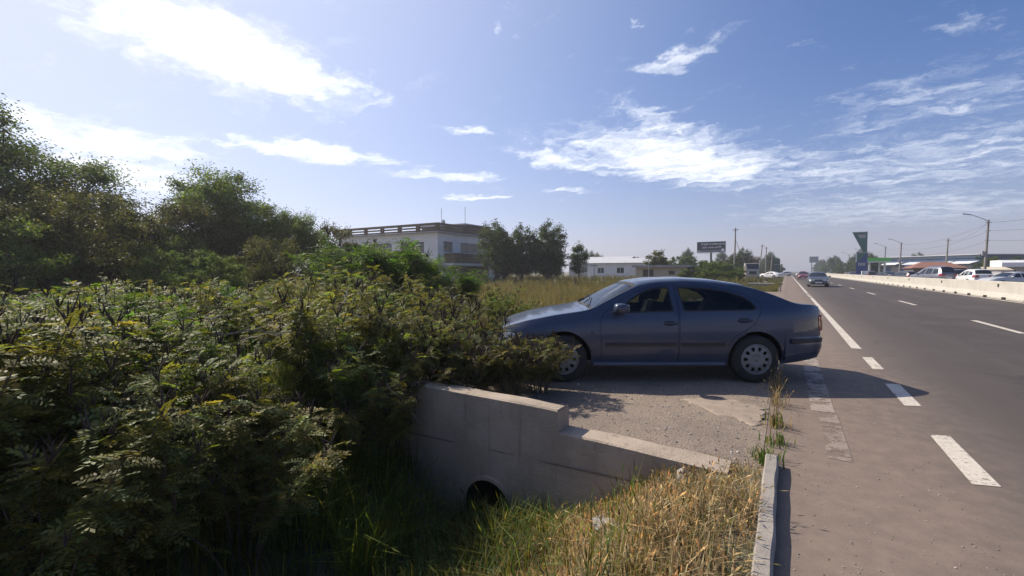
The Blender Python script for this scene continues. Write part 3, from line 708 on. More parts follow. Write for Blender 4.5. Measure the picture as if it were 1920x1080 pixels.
def build_car(P, name, loc, rz, paintmat, detail=True, covers=None, **tags):
    sh = Shape(P); c = thing(name, loc, rz, **tags); covers = covers or M['silver']
    step = .06 if detail else .11; r = P['wheel_r']; xr, xf = P['axles']; ra = r+.052
    x0, x1 = P['x0'], P['x1']; zbr = lambda x: float(sh.bot(x))
    # --- flank outline with arches, closed along the rail
    low = [(x, zbr(x)+.004) for x in np.linspace(x0, xr-ra-.01, 6)]+arch(xr, ra, r+.004, zbr(xr)+.02)
    low += [(x, zbr(x)+.004) for x in np.linspace(xr+ra+.02, xf-ra-.02, 12)]+arch(xf, ra, r+.004, zbr(xf)+.02)
    low += [(x, zbr(x)+.004) for x in np.linspace(xf+ra+.01, x1, 6)]
    up = [(x, float(sh.rail(x))) for x in np.linspace(x1, x0, 70)]
    flank = low+up
    doors, wins = P['doors'], P['windows']
    body = MB()
    g = MB
    holes = [offset_poly(d, .004) for d in doors]
    fw = [w for w in wins if w.get('fixed')]
    addp(body, flank, holes+[offset_poly(w['poly'], .012) for w in fw], lambda Q: sh.S(Q), step, rim=.03, out=(0, 1, 0), flipy=True)
    # --- top skins
    xs_, xr_ = P['screen'], P['rear_glass']; bon, boot = P['bonnet'], P['boot']
    sc_poly = rounded([(xs_[0], -.80), (xs_[1], -.86), (xs_[1], .86), (xs_[0], .80)], .06)
    rg_poly = rounded([(xr_[0], -.84), (xr_[1], -.80), (xr_[1], .80), (xr_[0], .84)], .06)
    bo_poly = rounded([(bon[0], -.93), (bon[1], -.80), (bon[1], .80), (bon[0], .93)], .05)
    bt_poly = rounded([(boot[0], -.86), (boot[1], -.92), (boot[1], .92), (boot[0], .86)], .03)
    tp = [(x0, -1), (x1, -1), (x1, 1), (x0, 1)]
    addp(body, tp, [offset_poly(sc_poly, .012), offset_poly(bo_poly, .006), offset_poly(bt_poly, .006)], lambda Q: sh.T(Q), step, rim=.02, out=(0, 0, 1), grid=(step, .09 if detail else .16))
    for xe, sg in ((x0, -1), (x1, 1)):                 # end panels
        zz = np.linspace(zbr(xe)+.004, float(sh.rail(xe)), 10); yy = sh.side(np.full(10, xe), zz)
        th = np.linspace(1, -1, 16); tt = sh.T(np.stack([np.full(16, xe), th], 1))
        ring = [(xe, a, b) for a, b in zip(yy, zz)]+[tuple(q) for q in tt]+[(xe, -a, b) for a, b in zip(yy[::-1], zz[::-1])]
        body.add(ring, [tuple(range(len(ring)))])
    body.build('body', paintmat, c, smooth=True, sharp=32)
    # --- bonnet, boot / tailgate with its window
    mb = MB(); addp(mb, bo_poly, [], lambda Q: sh.T(Q), step, rim=.015, out=(0, 0, 1), grid=(step, .1)); mb.build('bonnet', paintmat, c, smooth=True, sharp=40)
    glass = M['glass'] if detail else M['dark_glass']
    inboot = boot[0] <= xr_[0] and boot[1] >= xr_[1]
    mb = MB(); addp(mb, bt_poly, [offset_poly(rg_poly, .012)] if inboot else [], lambda Q: sh.T(Q), step, rim=.015, out=(0, 0, 1), grid=(step, .1))
    tg = mb.build('tailgate' if inboot else 'boot_lid', paintmat, c, smooth=True, sharp=40)
    mb = MB(); addp(mb, rg_poly, [], lambda Q: sh.T(Q, -.006), step, out=(0, 0, 1), grid=(step, .1)); mb.build('rear_window', glass, tg if inboot else c, smooth=True)
    mb = MB(); addp(mb, offset_poly(sc_poly, .011), [offset_poly(sc_poly, -.035)], lambda Q: sh.T(Q, -.003), step, out=(0, 0, 1), grid=(step, .1)); mb.build('windscreen_seal', M['black_rubber'], c, smooth=True)
    mb = MB(); addp(mb, sc_poly, [], lambda Q: sh.T(Q, -.006), step, out=(0, 0, 1), grid=(step, .1)); mb.build('windscreen', glass, c, smooth=True)
    if not inboot: pass
    # --- doors with their windows
    for sy in (1, -1):
        o_ = (0, sy, 0)
        for di, d in enumerate(doors):
            ws_ = [w for w in wins if not w.get('fixed') and w['door'] == di]
            mb = MB(); addp(mb, offset_poly(d, -.001), [offset_poly(w['poly'], .014) for w in ws_], lambda Q: sh.S(Q, 0, sy), step, rim=.03, out=o_)
            dr = mb.build('door', paintmat, c, smooth=True, sharp=40)
            for w in ws_:
                mb = MB(); addp(mb, offset_poly(w['poly'], .0135), [offset_poly(w['poly'], -.006)], lambda Q: sh.S(Q, -.004, sy), .05, rim=.01, out=o_); mb.build('window_seal', M['black_rubber'], dr, smooth=True, sharp=40)
                mb = MB(); addp(mb, w['poly'], [], lambda Q: sh.S(Q, -.009, sy), .09, out=o_); mb.build('window', glass, dr, smooth=True)
            hx, hz = P['handles'][di]
            mb = MB(); addp(mb, rounded([(hx-.065, hz-.032), (hx+.065, hz-.032), (hx+.065, hz+.032), (hx-.065, hz+.032)], .03), [], lambda Q: sh.S(Q, .0015, sy), .03, out=o_)
            if detail: mb.build('handle_recess', M['black_plastic'], dr)
            mb = MB(); yy = float(sh.side(hx, hz)); mb.cbox(hx-.105, hx+.07, min(sy*(yy+.008), sy*(yy+.034)), max(sy*(yy+.008), sy*(yy+.034)), hz-.013, hz+.014, .009)
            mb.build('handle', paintmat, dr, smooth=True, sharp=50)
            if P.get('mould'):
                lo, hi, za, zb_ = P['mould'][di]
                mb = MB(); addp(mb, [(lo, za), (hi, za), (hi, zb_), (lo, zb_)], [], lambda Q: sh.S(Q, .012, sy), .05, rim=.012, out=o_); mb.build('side_moulding', M['black_plastic'], dr, smooth=True, sharp=40)
        for w in fw:
            mb = MB(); addp(mb, w['poly'], [], lambda Q: sh.S(Q, -.006, sy), .09, out=o_); mb.build('quarter_window', glass, c, smooth=True)
        # sill
        mb = MB(); xa, xb = xr+ra+.03, xf-ra-.03; n = 24; X = np.linspace(xa, xb, n); zz = [(-.02, .0), (.012, .0), (.018, .025), (.012, .055), (0, .066)]
        V = np.concatenate([np.stack([X, sy*(sh.side(X, sh.bot(X)+.03)+o2), sh.bot(X)-.006+z2], 1) for o2, z2 in zz]); i = (np.arange(4)[:, None]*n+np.arange(n-1)[None]).reshape(-1)
        mb.add(V, np.stack([i, i+1, i+n+1, i+n], 1)); mb.build('sill', paintmat, c, smooth=True, sharp=40)
        # wing mirror
        mx_, mz = P['mirror']; my = float(sh.side(mx_, mz)); mb = MB()
        a, b_ = np.meshgrid(np.linspace(0, 2*np.pi, 17)[:-1], np.linspace(0, np.pi, 9)); se = lambda q, e: np.sign(q)*np.abs(q)**e
        V = np.stack([mx_-.01+.085*se(np.cos(b_), .6)*1.0, sy*(my+.115+.095*se(np.sin(b_), .6)*se(np.cos(a), .6)), mz+.055+.066*se(np.sin(b_), .6)*se(np.sin(a), .6)], -1).reshape(-1, 3)
        i = (np.arange(8)[:, None]*16+np.arange(16)[None]).reshape(-1); j = (np.arange(8)[:, None]*16+(np.arange(16)[None]+1) % 16).reshape(-1)
        mb.add(V, np.stack([i, j, j+16, i+16], 1)); mb.cbox(mx_-.03, mx_+.04, min(sy*(my-.01), sy*(my+.05)), max(sy*(my-.01), sy*(my+.05)), mz-.01, mz+.035, .012)
        mr = mb.build('wing_mirror', paintmat, c, smooth=True, sharp=60)
        mb = MB(); mb.cbox(mx_-.103, mx_-.090, min(sy*(my+.04), sy*(my+.19)), max(sy*(my+.04), sy*(my+.19)), mz+.01, mz+.105, .006); mb.build('mirror_glass', M['chrome'], mr)
        # lamps
        for nm, poly, mt in (('headlight', P['headlight'], M['lamp_glass']), ('tail_light', P['taillight'], M['red_glass'])):
            mb = MB(); addp(mb, rounded(poly, .04), [], lambda Q: sh.S(Q, .006, sy), .05, rim=.02, out=o_)
            lm = mb.build(nm, mt, c, smooth=True, sharp=40); mb = MB()
            xe = x1 if nm == 'headlight' else x0; sg = 1 if nm == 'headlight' else -1; zs = [q[1] for q in poly]
            zz = (min(zs)+.01, max(zs)-.005); ye = float(sh.side(xe, sum(zz)/2)); wd = P.get('lamp_w', .30)
            xa, xb = sorted((xe+sg*.001, xe+sg*.016)); mb.cbox(xa, xb, min(sy*(ye-wd), sy*(ye+.004)), max(sy*(ye-wd), sy*(ye+.004)), zz[0], zz[1], .012)
            mb.build('front_lens' if sg > 0 else 'rear_lens', mt, lm, smooth=True, sharp=40)
        if detail:
            mb = MB(); q = P['repeater']; addp(mb, CIRC(q[0], q[1], .019, 14), [CIRC(q[0], q[1], .009, 10)], lambda Q: sh.S(Q, .006, sy), .012, rim=.01, out=o_); mb.build('side_repeater', M['black_plastic'], c)
        for xw in (xr, xf): make_wheel(c, xw, sy*(P['track']/2), r, sy, covers, P.get('spokes', 10))
        for xw in (xr, xf):                             # wheel housings
            mb = MB(); yi, yo = sy*(P['track']/2-.20), sy*(float(sh.W(xw))*.915); an = np.linspace(0, math.pi, 20); rr = ra+.006
            V = [(xw+rr*math.cos(a), y, r-.03+rr*math.sin(a)) for y in (yi, yo) for a in an]; mb.add(V, [(k, k+1, 21+k, 20+k) for k in range(19)])
            mb.add([(xw+rr*math.cos(a), yi, r-.03+rr*math.sin(a)) for a in an], [tuple(range(20))]); mb.build('wheel_housing', M['dark_void'], c, smooth=True, sharp=40)
    # --- bumpers
    for (xi, xe, ext, z0, z1, sz) in ((xr-ra-.02, x0, P.get('rear_ext', .05), P['bz'][0], P['bz'][1], P.get('strip_r')), (xf+ra+.02, x1, .05, P['bz'][2], P['bz'][3], P.get('strip_f'))):
        V, Fq, F_, nr = bumper(sh, xi, xe, z0, z1, ext); bp = MB().add(V, Fq).build('bumper', paintmat, c, smooth=True, sharp=40)
        if sz:
            V, Fq = strip(F_, nr, .014, sz[0], sz[1], slice(1, -1)); MB().add(V, Fq).build('bumper_strip', M['black_plastic'], bp, smooth=True, sharp=40)
        xe2 = xe+math.copysign(ext+.012, xe-xi); sg = math.copysign(1, xe-xi); zp = P['plate'][0 if sg < 0 else 1]
        xa, xb = sorted((xe2+sg*.004, xe2+sg*.022)) if zp < z1 else sorted((xe+sg*.002, xe+sg*.02))
        mb = MB().cbox(xa, xb, -.26, .26, zp-.056, zp+.056, .004); mb.build('number_plate', M['plate_white'], c)
    mb = MB(); xe = x1; mb.cbox(xe+.001, xe+.02, -.34, .34, P['grille'][0], P['grille'][1], .01); mb.build('grille', M['black_plastic'], c)
    mb = MB(); zf = zbr((x0+x1)/2); mb.box(x0+.25, x1-.25, -.52, .52, zf+.01, zf+.05); mb.box(xr+ra+.05, xf-ra-.05, -.74, .74, zf+.012, zf+.048); mb.build('underbody', M['dark_void'], c)
    if detail:
        inter = thing_part = None
        fl = zf+.06
        mb = MB(); mb.box(xr-.35, xf-ra-.02, -.72, .72, fl, fl+.03); mb.box(xf-ra-.06, xf-ra-.02, -.72, .72, fl, .78); mb.cbox(xf-.75, xf-.40, -.70, .70, .62, .90, .06); mb.box(x0+.12, xr-.30, -.60, .60, fl, .62)
        mb.box(x0+.15, xr+.05, -.62, .62, .80, .82)
        for sy in (1, -1): mb.box(xr+.1, xf-ra-.1, min(sy*.70, sy*.76), max(sy*.70, sy*.76), fl, .84)
        mb.build('cabin_lining', M['black_plastic'], c)
        def seat(xc, y0, y1, nm, heads):
            mb = MB(); f = lambda a, y, b: (a, y, b)
            mb.cbox(xc-.02, xc+.50, y0, y1, .30, .47, .05)
            pr_ = rounded([(xc+.06, .42), (xc-.10, .42), (xc-.30, .98), (xc-.20, 1.02)], .04, 3)
            mb.prism(pr_, y0+.02, y1-.02, f=lambda a, b, z: (a, z, b))
            for hy in heads:
                hr = rounded([(xc-.19, 1.03), (xc-.29, 1.02), (xc-.335, 1.18), (xc-.25, 1.20)], .03, 3); mb.prism(hr, hy-.125, hy+.125, f=lambda a, b, z: (a, z, b))
                mb.box(xc-.265, xc-.25, hy-.06, hy-.045, .98, 1.06); mb.box(xc-.265, xc-.25, hy+.045, hy+.06, .98, 1.06)
            mb.build(nm, M['fabric'], c, smooth=True, sharp=40)
        seat(1.22, .12, .66, 'front_seat', (.39,)); seat(1.22, -.66, -.12, 'front_seat', (-.39,)); seat(.30, -.64, .64, 'rear_seat', (-.36, .36))
        an = np.linspace(0, 2*np.pi, 25); mb = MB()
        mb.tube([(1.72-.10*math.sin(a)*.45, .38+.185*math.cos(a), .86+.185*math.sin(a)*.9) for a in an], .014, 7, cap=False)
        mb.tube([(1.80, .38, .82), (1.72, .38, .86)], .03, 8); mb.tube([(1.72, .20, .86), (1.72, .56, .86)], .012, 6); mb.build('steering_wheel', M['black_plastic'], c, smooth=True)
        mb = MB()
        for y0 in (.5, -.15):
            A = sh.T(np.array([[2.17, y0], [2.08, y0*.4-.1], [1.98, y0*.2-.28]]), .022); mb.tube(A, .008, 5)
        mb.build('wiper', M['black_plastic'], c)
        mb = MB(); q = sh.T(np.array([[.22, 0.0]]))[0]; mb.tube([q, q+np.array([-.16, 0, .14])], [.006, .002], 6); mb.cbox(q[0]-.03, q[0]+.03, -.02, .02, q[2]-.004, q[2]+.015, .006); mb.build('aerial', M['black_plastic'], c)
        mb = MB(); mb.tube([(x0-.03, -.45, .20), (x0+.5, -.45, .21)], .025, 10); mb.build('exhaust', M['steel_grey'], c)
    return c

OCT = dict(x0=-.97, x1=3.33, W=.862, wheel_r=.312, axles=(0, 2.512), track=1.50, bz=(.29, .60, .20, .58),
    top=[(-1.03, .97), (-.95, 1.0), (-.90, 1.012), (-.62, 1.035), (-.52, 1.065), (-.30, 1.175), (-.10, 1.255), (.10, 1.312), (.45, 1.362), (.85, 1.385), (1.20, 1.372), (1.47, 1.335), (1.75, 1.195), (2.13, .985), (2.22, .955), (2.6, .90), (3.0, .815), (3.25, .735), (3.38, .665)],
    belt=[(-1.03, .925), (-.85, .965), (-.5, .968), (-.2, .958), (.5, .945), (1.3, .925), (1.95, .895), (2.3, .86), (2.8, .785), (3.2, .695), (3.38, .62)],
    bot=[(-1.03, .30), (-.4, .235), (0, .225), (2.5, .225), (2.9, .23), (3.38, .26)],
    doors=[[(1.025, .285), (1.985, .285), (2.02, .36), (2.03, .80), (1.99, .905), (1.86, .995), (1.66, 1.115), (1.50, 1.195), (1.36, 1.245), (1.20, 1.268), (1.015, 1.275)],
           [(.37, .285), (1.005, .285), (.995, 1.275), (.80, 1.272), (.55, 1.255), (.30, 1.215), (.10, 1.155), (-.03, 1.085), (-.085, 1.0), (-.05, .90), (.02, .78), (.14, .70), (.28, .62), (.355, .52), (.375, .40)]],
    windows=[dict(door=0, poly=rounded([(1.085, .945), (1.80, .925), (1.62, 1.075), (1.47, 1.165), (1.33, 1.215), (1.20, 1.236), (1.095, 1.24)], .02, 2)),
             dict(door=1, poly=rounded([(.93, .948), (.965, 1.24), (.78, 1.238), (.55, 1.220), (.32, 1.178), (.15, 1.123), (.04, 1.055), (.0, .985), (.02, .962)], .02, 2))],
    handles=[(1.14, .785), (.17, .82)], mould=[(1.05, 1.97, .488, .532), (.41, .98, .488, .532)], mirror=(1.80, .93), repeater=(2.14, .66),
    screen=(1.53, 2.15), rear_glass=(-.50, .06), bonnet=(2.24, 3.34), boot=(-.98, .12),
    headlight=[(3.16, .50), (3.36, .49), (3.37, .61), (3.22, .655), (3.10, .62)], taillight=[(-1.02, .66), (-.94, .66), (-.93, .86), (-1.02, .88)],
    strip_r=(.515, .575), strip_f=(.44, .50), plate=(.74, .40), grille=(.50, .62), spokes=10, lamp_w=.28, rear_ext=.05)
M['blue'] = paint('blue_grey_metallic_paint', (.030, .046, .088), .25, .13)
build_car(OCT, 'parked_car', (-.765, 7.39, .012), R_(211.3), M['blue'], True, label='blue grey liftback car parked across the gravel driveway, nose in the bushes', category='car')

def style(kind):
    if kind == 'sedan':
        return dict(x0=-1.0, x1=3.45, W=.87, wheel_r=.31, axles=(0, 2.6), track=1.50, bz=(.26, .60, .20, .56),
        top=[(-1.0, .98), (-.55, 1.03), (-.35, 1.06), (.20, 1.33), (.7, 1.43), (1.2, 1.42), (1.5, 1.37), (2.2, .99), (2.32, .965), (3.0, .86), (3.3, .76), (3.45, .66)],
        belt=[(-1.0, .92), (-.3, .95), (1.9, .91), (2.3, .88), (3.0, .78), (3.45, .61)], bot=[(-1, .28), (0, .22), (2.6, .22), (3.45, .26)],
        doors=[[(1.05, .29), (2.02, .29), (2.06, .80), (1.95, .96), (1.6, 1.17), (1.35, 1.27), (1.04, 1.29)], [(.40, .29), (1.03, .29), (1.02, 1.29), (.7, 1.28), (.35, 1.22), (.02, 1.05), (-.05, .95), (.2, .68), (.38, .5)]],
        windows=[dict(door=0, poly=[(1.10, .95), (1.82, .93), (1.55, 1.13), (1.32, 1.23), (1.10, 1.25)]), dict(door=1, poly=[(.15, .96), (.98, .95), (.98, 1.25), (.7, 1.24), (.38, 1.18), (.12, 1.04)])],
        handles=[(1.17, .80), (.22, .83)], mirror=(1.88, .94), screen=(1.55, 2.24), rear_glass=(-.30, .22), bonnet=(2.34, 3.42), boot=(-.97, -.36),
        headlight=[(3.18, .58), (3.43, .55), (3.43, .66), (3.2, .70)], taillight=[(-.99, .68), (-.86, .68), (-.86, .88), (-.99, .88)], plate=(.74, .42), grille=(.52, .64))
    if kind == 'hatch':
        return dict(x0=-.72, x1=3.3, W=.87, wheel_r=.31, axles=(0, 2.55), track=1.50, bz=(.26, .60, .20, .56),
        top=[(-.72, 1.0), (-.66, 1.10), (-.45, 1.34), (-.25, 1.46), (.4, 1.53), (1.0, 1.53), (1.45, 1.46), (2.2, 1.03), (2.32, 1.0), (3.0, .86), (3.3, .68)],
        belt=[(-.72, .95), (-.3, .98), (1.9, .93), (2.4, .89), (3.0, .78), (3.3, .62)], bot=[(-.72, .27), (0, .22), (2.55, .22), (3.3, .26)],
        doors=[[(1.05, .29), (2.02, .29), (2.06, .80), (1.95, .98), (1.6, 1.2), (1.3, 1.35), (1.04, 1.39)], [(.40, .29), (1.03, .29), (1.02, 1.39), (.6, 1.38), (.2, 1.33), (.1, 1.1), (.08, .9), (.25, .66), (.38, .5)]],
        windows=[dict(door=0, poly=[(1.10, .97), (1.84, .95), (1.55, 1.16), (1.28, 1.30), (1.10, 1.34)]), dict(door=1, poly=[(.16, .99), (.98, .97), (.98, 1.345), (.6, 1.335), (.24, 1.28)]), dict(fixed=True, poly=[(-.42, 1.02), (.06, 1.0), (.12, 1.28), (-.2, 1.26)])],
        handles=[(1.17, .82), (.24, .85)], mirror=(1.88, .96), screen=(1.50, 2.24), rear_glass=(-.62, -.28), bonnet=(2.34, 3.27), boot=(-.70, -.25),
        headlight=[(3.02, .62), (3.28, .58), (3.28, .70), (3.05, .75)], taillight=[(-.71, .82), (-.52, .82), (-.48, 1.02), (-.69, 1.02)], plate=(.62, .42), grille=(.52, .66))
    if kind in ('suv', 'mpv'):
        h = .14 if kind == 'suv' else .30
        return dict(x0=-.85, x1=3.5, W=.92, wheel_r=.345, axles=(0, 2.68), track=1.58, bz=(.30, .68, .26, .62), tum=.42,
        top=[(-.85, 1.05), (-.80, 1.20), (-.62, 1.42+h*.6), (-.45, 1.5+h), (.4, 1.56+h), (1.1, 1.55+h), (1.5, 1.48+h*.8), (2.35, 1.10), (2.5, 1.06), (3.2, .95), (3.5, .74)],
        belt=[(-.85, 1.0), (-.3, 1.06), (1.9, 1.02), (2.5, .97), (3.1, .86), (3.5, .68)], bot=[(-.85, .33), (0, .28), (2.68, .28), (3.5, .32)],
        doors=[[(1.08, .35), (2.08, .35), (2.12, .88), (2.0, 1.07), (1.65, 1.28+h*.3), (1.4, 1.42+h*.6), (1.07, 1.45+h*.75)], [(.43, .35), (1.06, .35), (1.05, 1.45+h*.75), (.6, 1.44+h*.75), (.22, 1.41+h*.75), (.12, 1.2), (.1, .98), (.28, .74), (.41, .56)]],
        windows=[dict(door=0, poly=[(1.13, 1.06), (1.9, 1.04), (1.6, 1.24+h*.3), (1.38, 1.36+h*.6), (1.13, 1.39+h*.7)]), dict(door=1, poly=[(.18, 1.08), (1.0, 1.06), (1.0, 1.39+h*.7), (.6, 1.39+h*.7), (.26, 1.36+h*.7)]), dict(fixed=True, poly=[(-.55, 1.11), (.06, 1.09), (.14, 1.35+h*.7), (-.38, 1.32+h*.7)])],
        handles=[(1.2, .90), (.26, .93)], mirror=(1.95, 1.05), screen=(1.58, 2.38), rear_glass=(-.77, -.50), bonnet=(2.52, 3.46), boot=(-.84, -.42),
        headlight=[(3.2, .70), (3.48, .66), (3.48, .78), (3.22, .84)], taillight=[(-.84, .86), (-.66, .86), (-.62, 1.10), (-.83, 1.10)], plate=(.70, .46), grille=(.56, .74))
pc = {}
def colour(nm, c, metal=.3, dust=.15):
    if nm not in pc: pc[nm] = paint(nm+'_car_paint', c, metal, dust)
    return pc[nm]
def car(kind, nm, loc, deg, col, label): return build_car(style(kind), nm, loc, R_(deg), colour(*col), False, label=label, category='car')
car('sedan', 'oncoming_car', (2.52, 54.9, .004), -90, ('charcoal', (.07, .078, .092)), 'dark grey sedan driving in the lane beside the white edge line')
car('hatch', 'oncoming_car', (2.45, 101.5, .004), -90, ('dark_red', (.22, .012, .018)), 'dark red hatchback driving behind the dark grey sedan')
mp_ = car('mpv', 'silver_car', (14.2, 65.6, .02), 112, ('silver', (.17, .18, .215), .5), 'silver people carrier with dark rear glass beyond the barrier'); mp_.scale = (1.12, 1.1, 1.1)
car('hatch', 'dark_car', (13.3, 75.2, .02), 112, ('slate', (.045, .048, .06)), 'slate dark hatchback ahead of the silver people carrier')
car('sedan', 'black_car', (13.0, 86.0, .02), 112, ('black', (.014, .014, .016)), 'black sedan queuing ahead of the slate hatchback')
car('hatch', 'dark_car', (12.9, 103.5, .02), 95, ('night_blue', (.02, .024, .04)), 'small night blue hatchback beside the blue price totem')
car('suv', 'white_car', (16.0, 61.4, .02), 94, ('white', (.72, .72, .72), .0), 'white sport utility car beyond the barrier near the lamp post')
car('sedan', 'light_car', (18.2, 58.4, .02), 205, ('pale_silver', (.58, .58, .56), .2), 'pale silver sedan crossing behind the barrier beside the white sport utility car')
car('suv', 'black_car', (16.7, 71.0, .02), 98, ('black', (.014, .014, .016)), 'black sport utility car between the silver people carrier and the white car')
car('sedan', 'dark_car', (13.2, 134.0, .02), 90, ('slate', (.045, .048, .06)), 'slate dark sedan far along the opposite road')
car('sedan', 'white_car', (-2.1, 113.4, .02), 150, ('white', (.72, .72, .72), .0), 'white sedan parked on the verge beside the utility poles')
car('hatch', 'white_car', (.2, 165.0, .02), 200, ('white', (.72, .72, .72), .0), 'white hatchback pulling out at the far end of the road')
car('sedan', 'white_car', (5.8, 182.0, .02), 195, ('white', (.72, .72, .72), .0), 'white sedan turning across both lanes in the distance')
# ------------------------------------------------------------------ buildings
def wallgrid(mb, ax, p, q, fixed, th, z0, z1, opens, m=0):
    """wall along axis ax ('x' or 'y') from p to q at fixed +- th, with rectangular openings (a0,a1,b0,b1)"""
    us = sorted({p, q, *[v for o in opens for v in o[:2]]}); zs = sorted({z0, z1, *[v for o in opens for v in o[2:]]})
    f0, f1 = min(fixed, fixed+th), max(fixed, fixed+th)
    for a, b in zip(us[:-1], us[1:]):
        for c, d in zip(zs[:-1], zs[1:]):
            if any(o[0]-1e-6 <= a and b <= o[1]+1e-6 and o[2]-1e-6 <= c and d <= o[3]+1e-6 for o in opens): continue
            if ax == 'x': mb.box(a, b, f0, f1, c, d, m)
            else: mb.box(f0, f1, a, b, c, d, m)
def window(parent, ax, o, fixed, th, frame, bars=1):
    a0, a1, b0, b1 = o; s = math.copysign(1, th); y0 = fixed+s*.07; w = .07
    def bx(mb, u0, u1, v0, v1, d0, d1):
        e0, e1 = min(y0+s*d0, y0+s*d1), max(y0+s*d0, y0+s*d1)
        mb.box(u0, u1, e0, e1, v0, v1) if ax == 'x' else mb.box(e0, e1, u0, u1, v0, v1)
    mb = MB(); g = .002
    bx(mb, a0+g, a1-g, b0+g, b0+w, 0, .06); bx(mb, a0+g, a1-g, b1-w, b1-g, 0, .06); bx(mb, a0+g, a0+w, b0+w, b1-w, 0, .06); bx(mb, a1-w, a1-g, b0+w, b1-w, 0, .06)
    for k in range(bars):
        u = a0+(a1-a0)*(k+1)/(bars+1); bx(mb, u-.03, u+.03, b0+w, b1-w, 0, .055)
    f = mb.build('window', frame, parent); mb = MB(); bx(mb, a0+w-.01, a1-w+.01, b0+w-.01, b1-w+.01, .02, .04); mb.build('pane', M['window_glass'], f)
    return f

# three-storey flat-roofed villa, aligned with the road
vx0, vx1, vy0, vy1 = -54.5, -36.4, 42.5, 57.4
v_ = thing('villa', (0, 0, 0), label='white flat roofed villa with a brown slatted roof terrace and dark balcony band', category='house')
south = [(-53, -50, 3.75, 5.15), (-48.5, -44.2, 3.75, 5.15), (-42.6, -38.6, 3.75, 5.15), (-52.5, -48, .6, 2.1), (-45, -40, .1, 2.2)]
east = [(43.6, 45.4, 3.95, 5.2), (47.0, 51.6, 3.95, 5.2), (53.0, 56.2, 3.95, 5.2), (46.5, 53.5, .1, 2.15)]
mb = MB(); wallgrid(mb, 'x', vx0, vx1, vy0, .3, -.2, 6.2, south); wallgrid(mb, 'y', vy0+.301, vy1, vx1, -.3, -.2, 6.2, east)
mb.box(vx0, vx0+.3, vy0+.302, vy1, -.2, 6.2); mb.box(vx0+.301, vx1-.301, vy1-.3, vy1, -.2, 6.2); mb.box(vx0+.31, vx1-.31, vy0+.31, vy1-.31, 2.3, 2.5); mb.box(vx0+.31, vx1-.31, vy0+.31, vy1-.31, 5.95, 6.19)
mb.build('wall', M['white_paint'], v_)
for o_ in south: window(v_, 'x', o_, vy0, .3, M['black_plastic'], 2)
for o_ in east: window(v_, 'y', o_, vx1, -.3, M['black_plastic'], 2)
mb = MB(); mb.box(vx1+.002, vx1+1.5, vy0+1.2, vy1-.3, 2.22, 2.5); mb.build('balcony_slab', M['white_paint'], v_)
mb = MB(); mb.box(vx1+1.42, vx1+1.5, vy0+1.2, vy1-.3, 2.502, 3.75); mb.box(vx1+.003, vx1+1.418, vy0+1.2, vy0+1.28, 2.502, 3.75); mb.build('balcony_front', M['wood_brown'], v_)
rf = MB(); rf.box(vx0-.5, vx1+.5, vy0-.5, vy1+.5, 6.202, 6.34); rf = rf.build('roof_slab', M['grey_paint'], v_)
for (z0, z1) in ((6.36, 6.56), (6.70, 6.90), (7.04, 7.36)):
    mb = MB(); mb.box(vx0-.5, vx1+.5, vy0-.5, vy0-.44, z0, z1); mb.build('terrace_slat', M['wood_brown'], v_)
    mb = MB(); mb.box(vx1+.44, vx1+.5, vy0-.438, vy1+.5, z0, z1); mb.build('terrace_slat', M['wood_brown'], v_)
for x in np.linspace(vx0-.35, vx1+.35, 7): MB().box(x-.35, x+.35, vy0-.436, vy0-.36, 6.342, 7.34).build('terrace_post', M['wood_brown'], v_)
for y in np.linspace(vy0+1.5, vy1+.3, 5): MB().box(vx1+.36, vx1+.436, y-.35, y+.35, 6.342, 7.34).build('terrace_post', M['wood_brown'], v_)
mb = MB(); mb.box(-46, -38.2, 50.2, 56.6, 6.342, 7.9); pn = mb.build('roof_room', M['wood_dark'], v_)
mb = MB(); mb.box(-46.4, -37.8, 49.8, 57.0, 7.902, 8.05); mb.build('roof_room_slab', M['grey_paint'], v_)
for (x, y, z) in ((-38.9, 46.2, 9.75), (-37.3, 49.2, 10.2)):
    mb = MB(); mb.tube([(x, y, 6.3), (x, y, z)], .03, 6); mb.build('antenna_mast', M['steel_grey'], v_)
mb = MB(); mb.lathe([(0, 0), (.2, .03), (.34, .1)], 14, 'y', (-38.6, 46.1, 7.9)); mb.tube([(-38.9, 46.2, 7.7), (-38.6, 46.1, 7.9)], .03, 6); mb.build('satellite_dish', M['steel_grey'], v_)

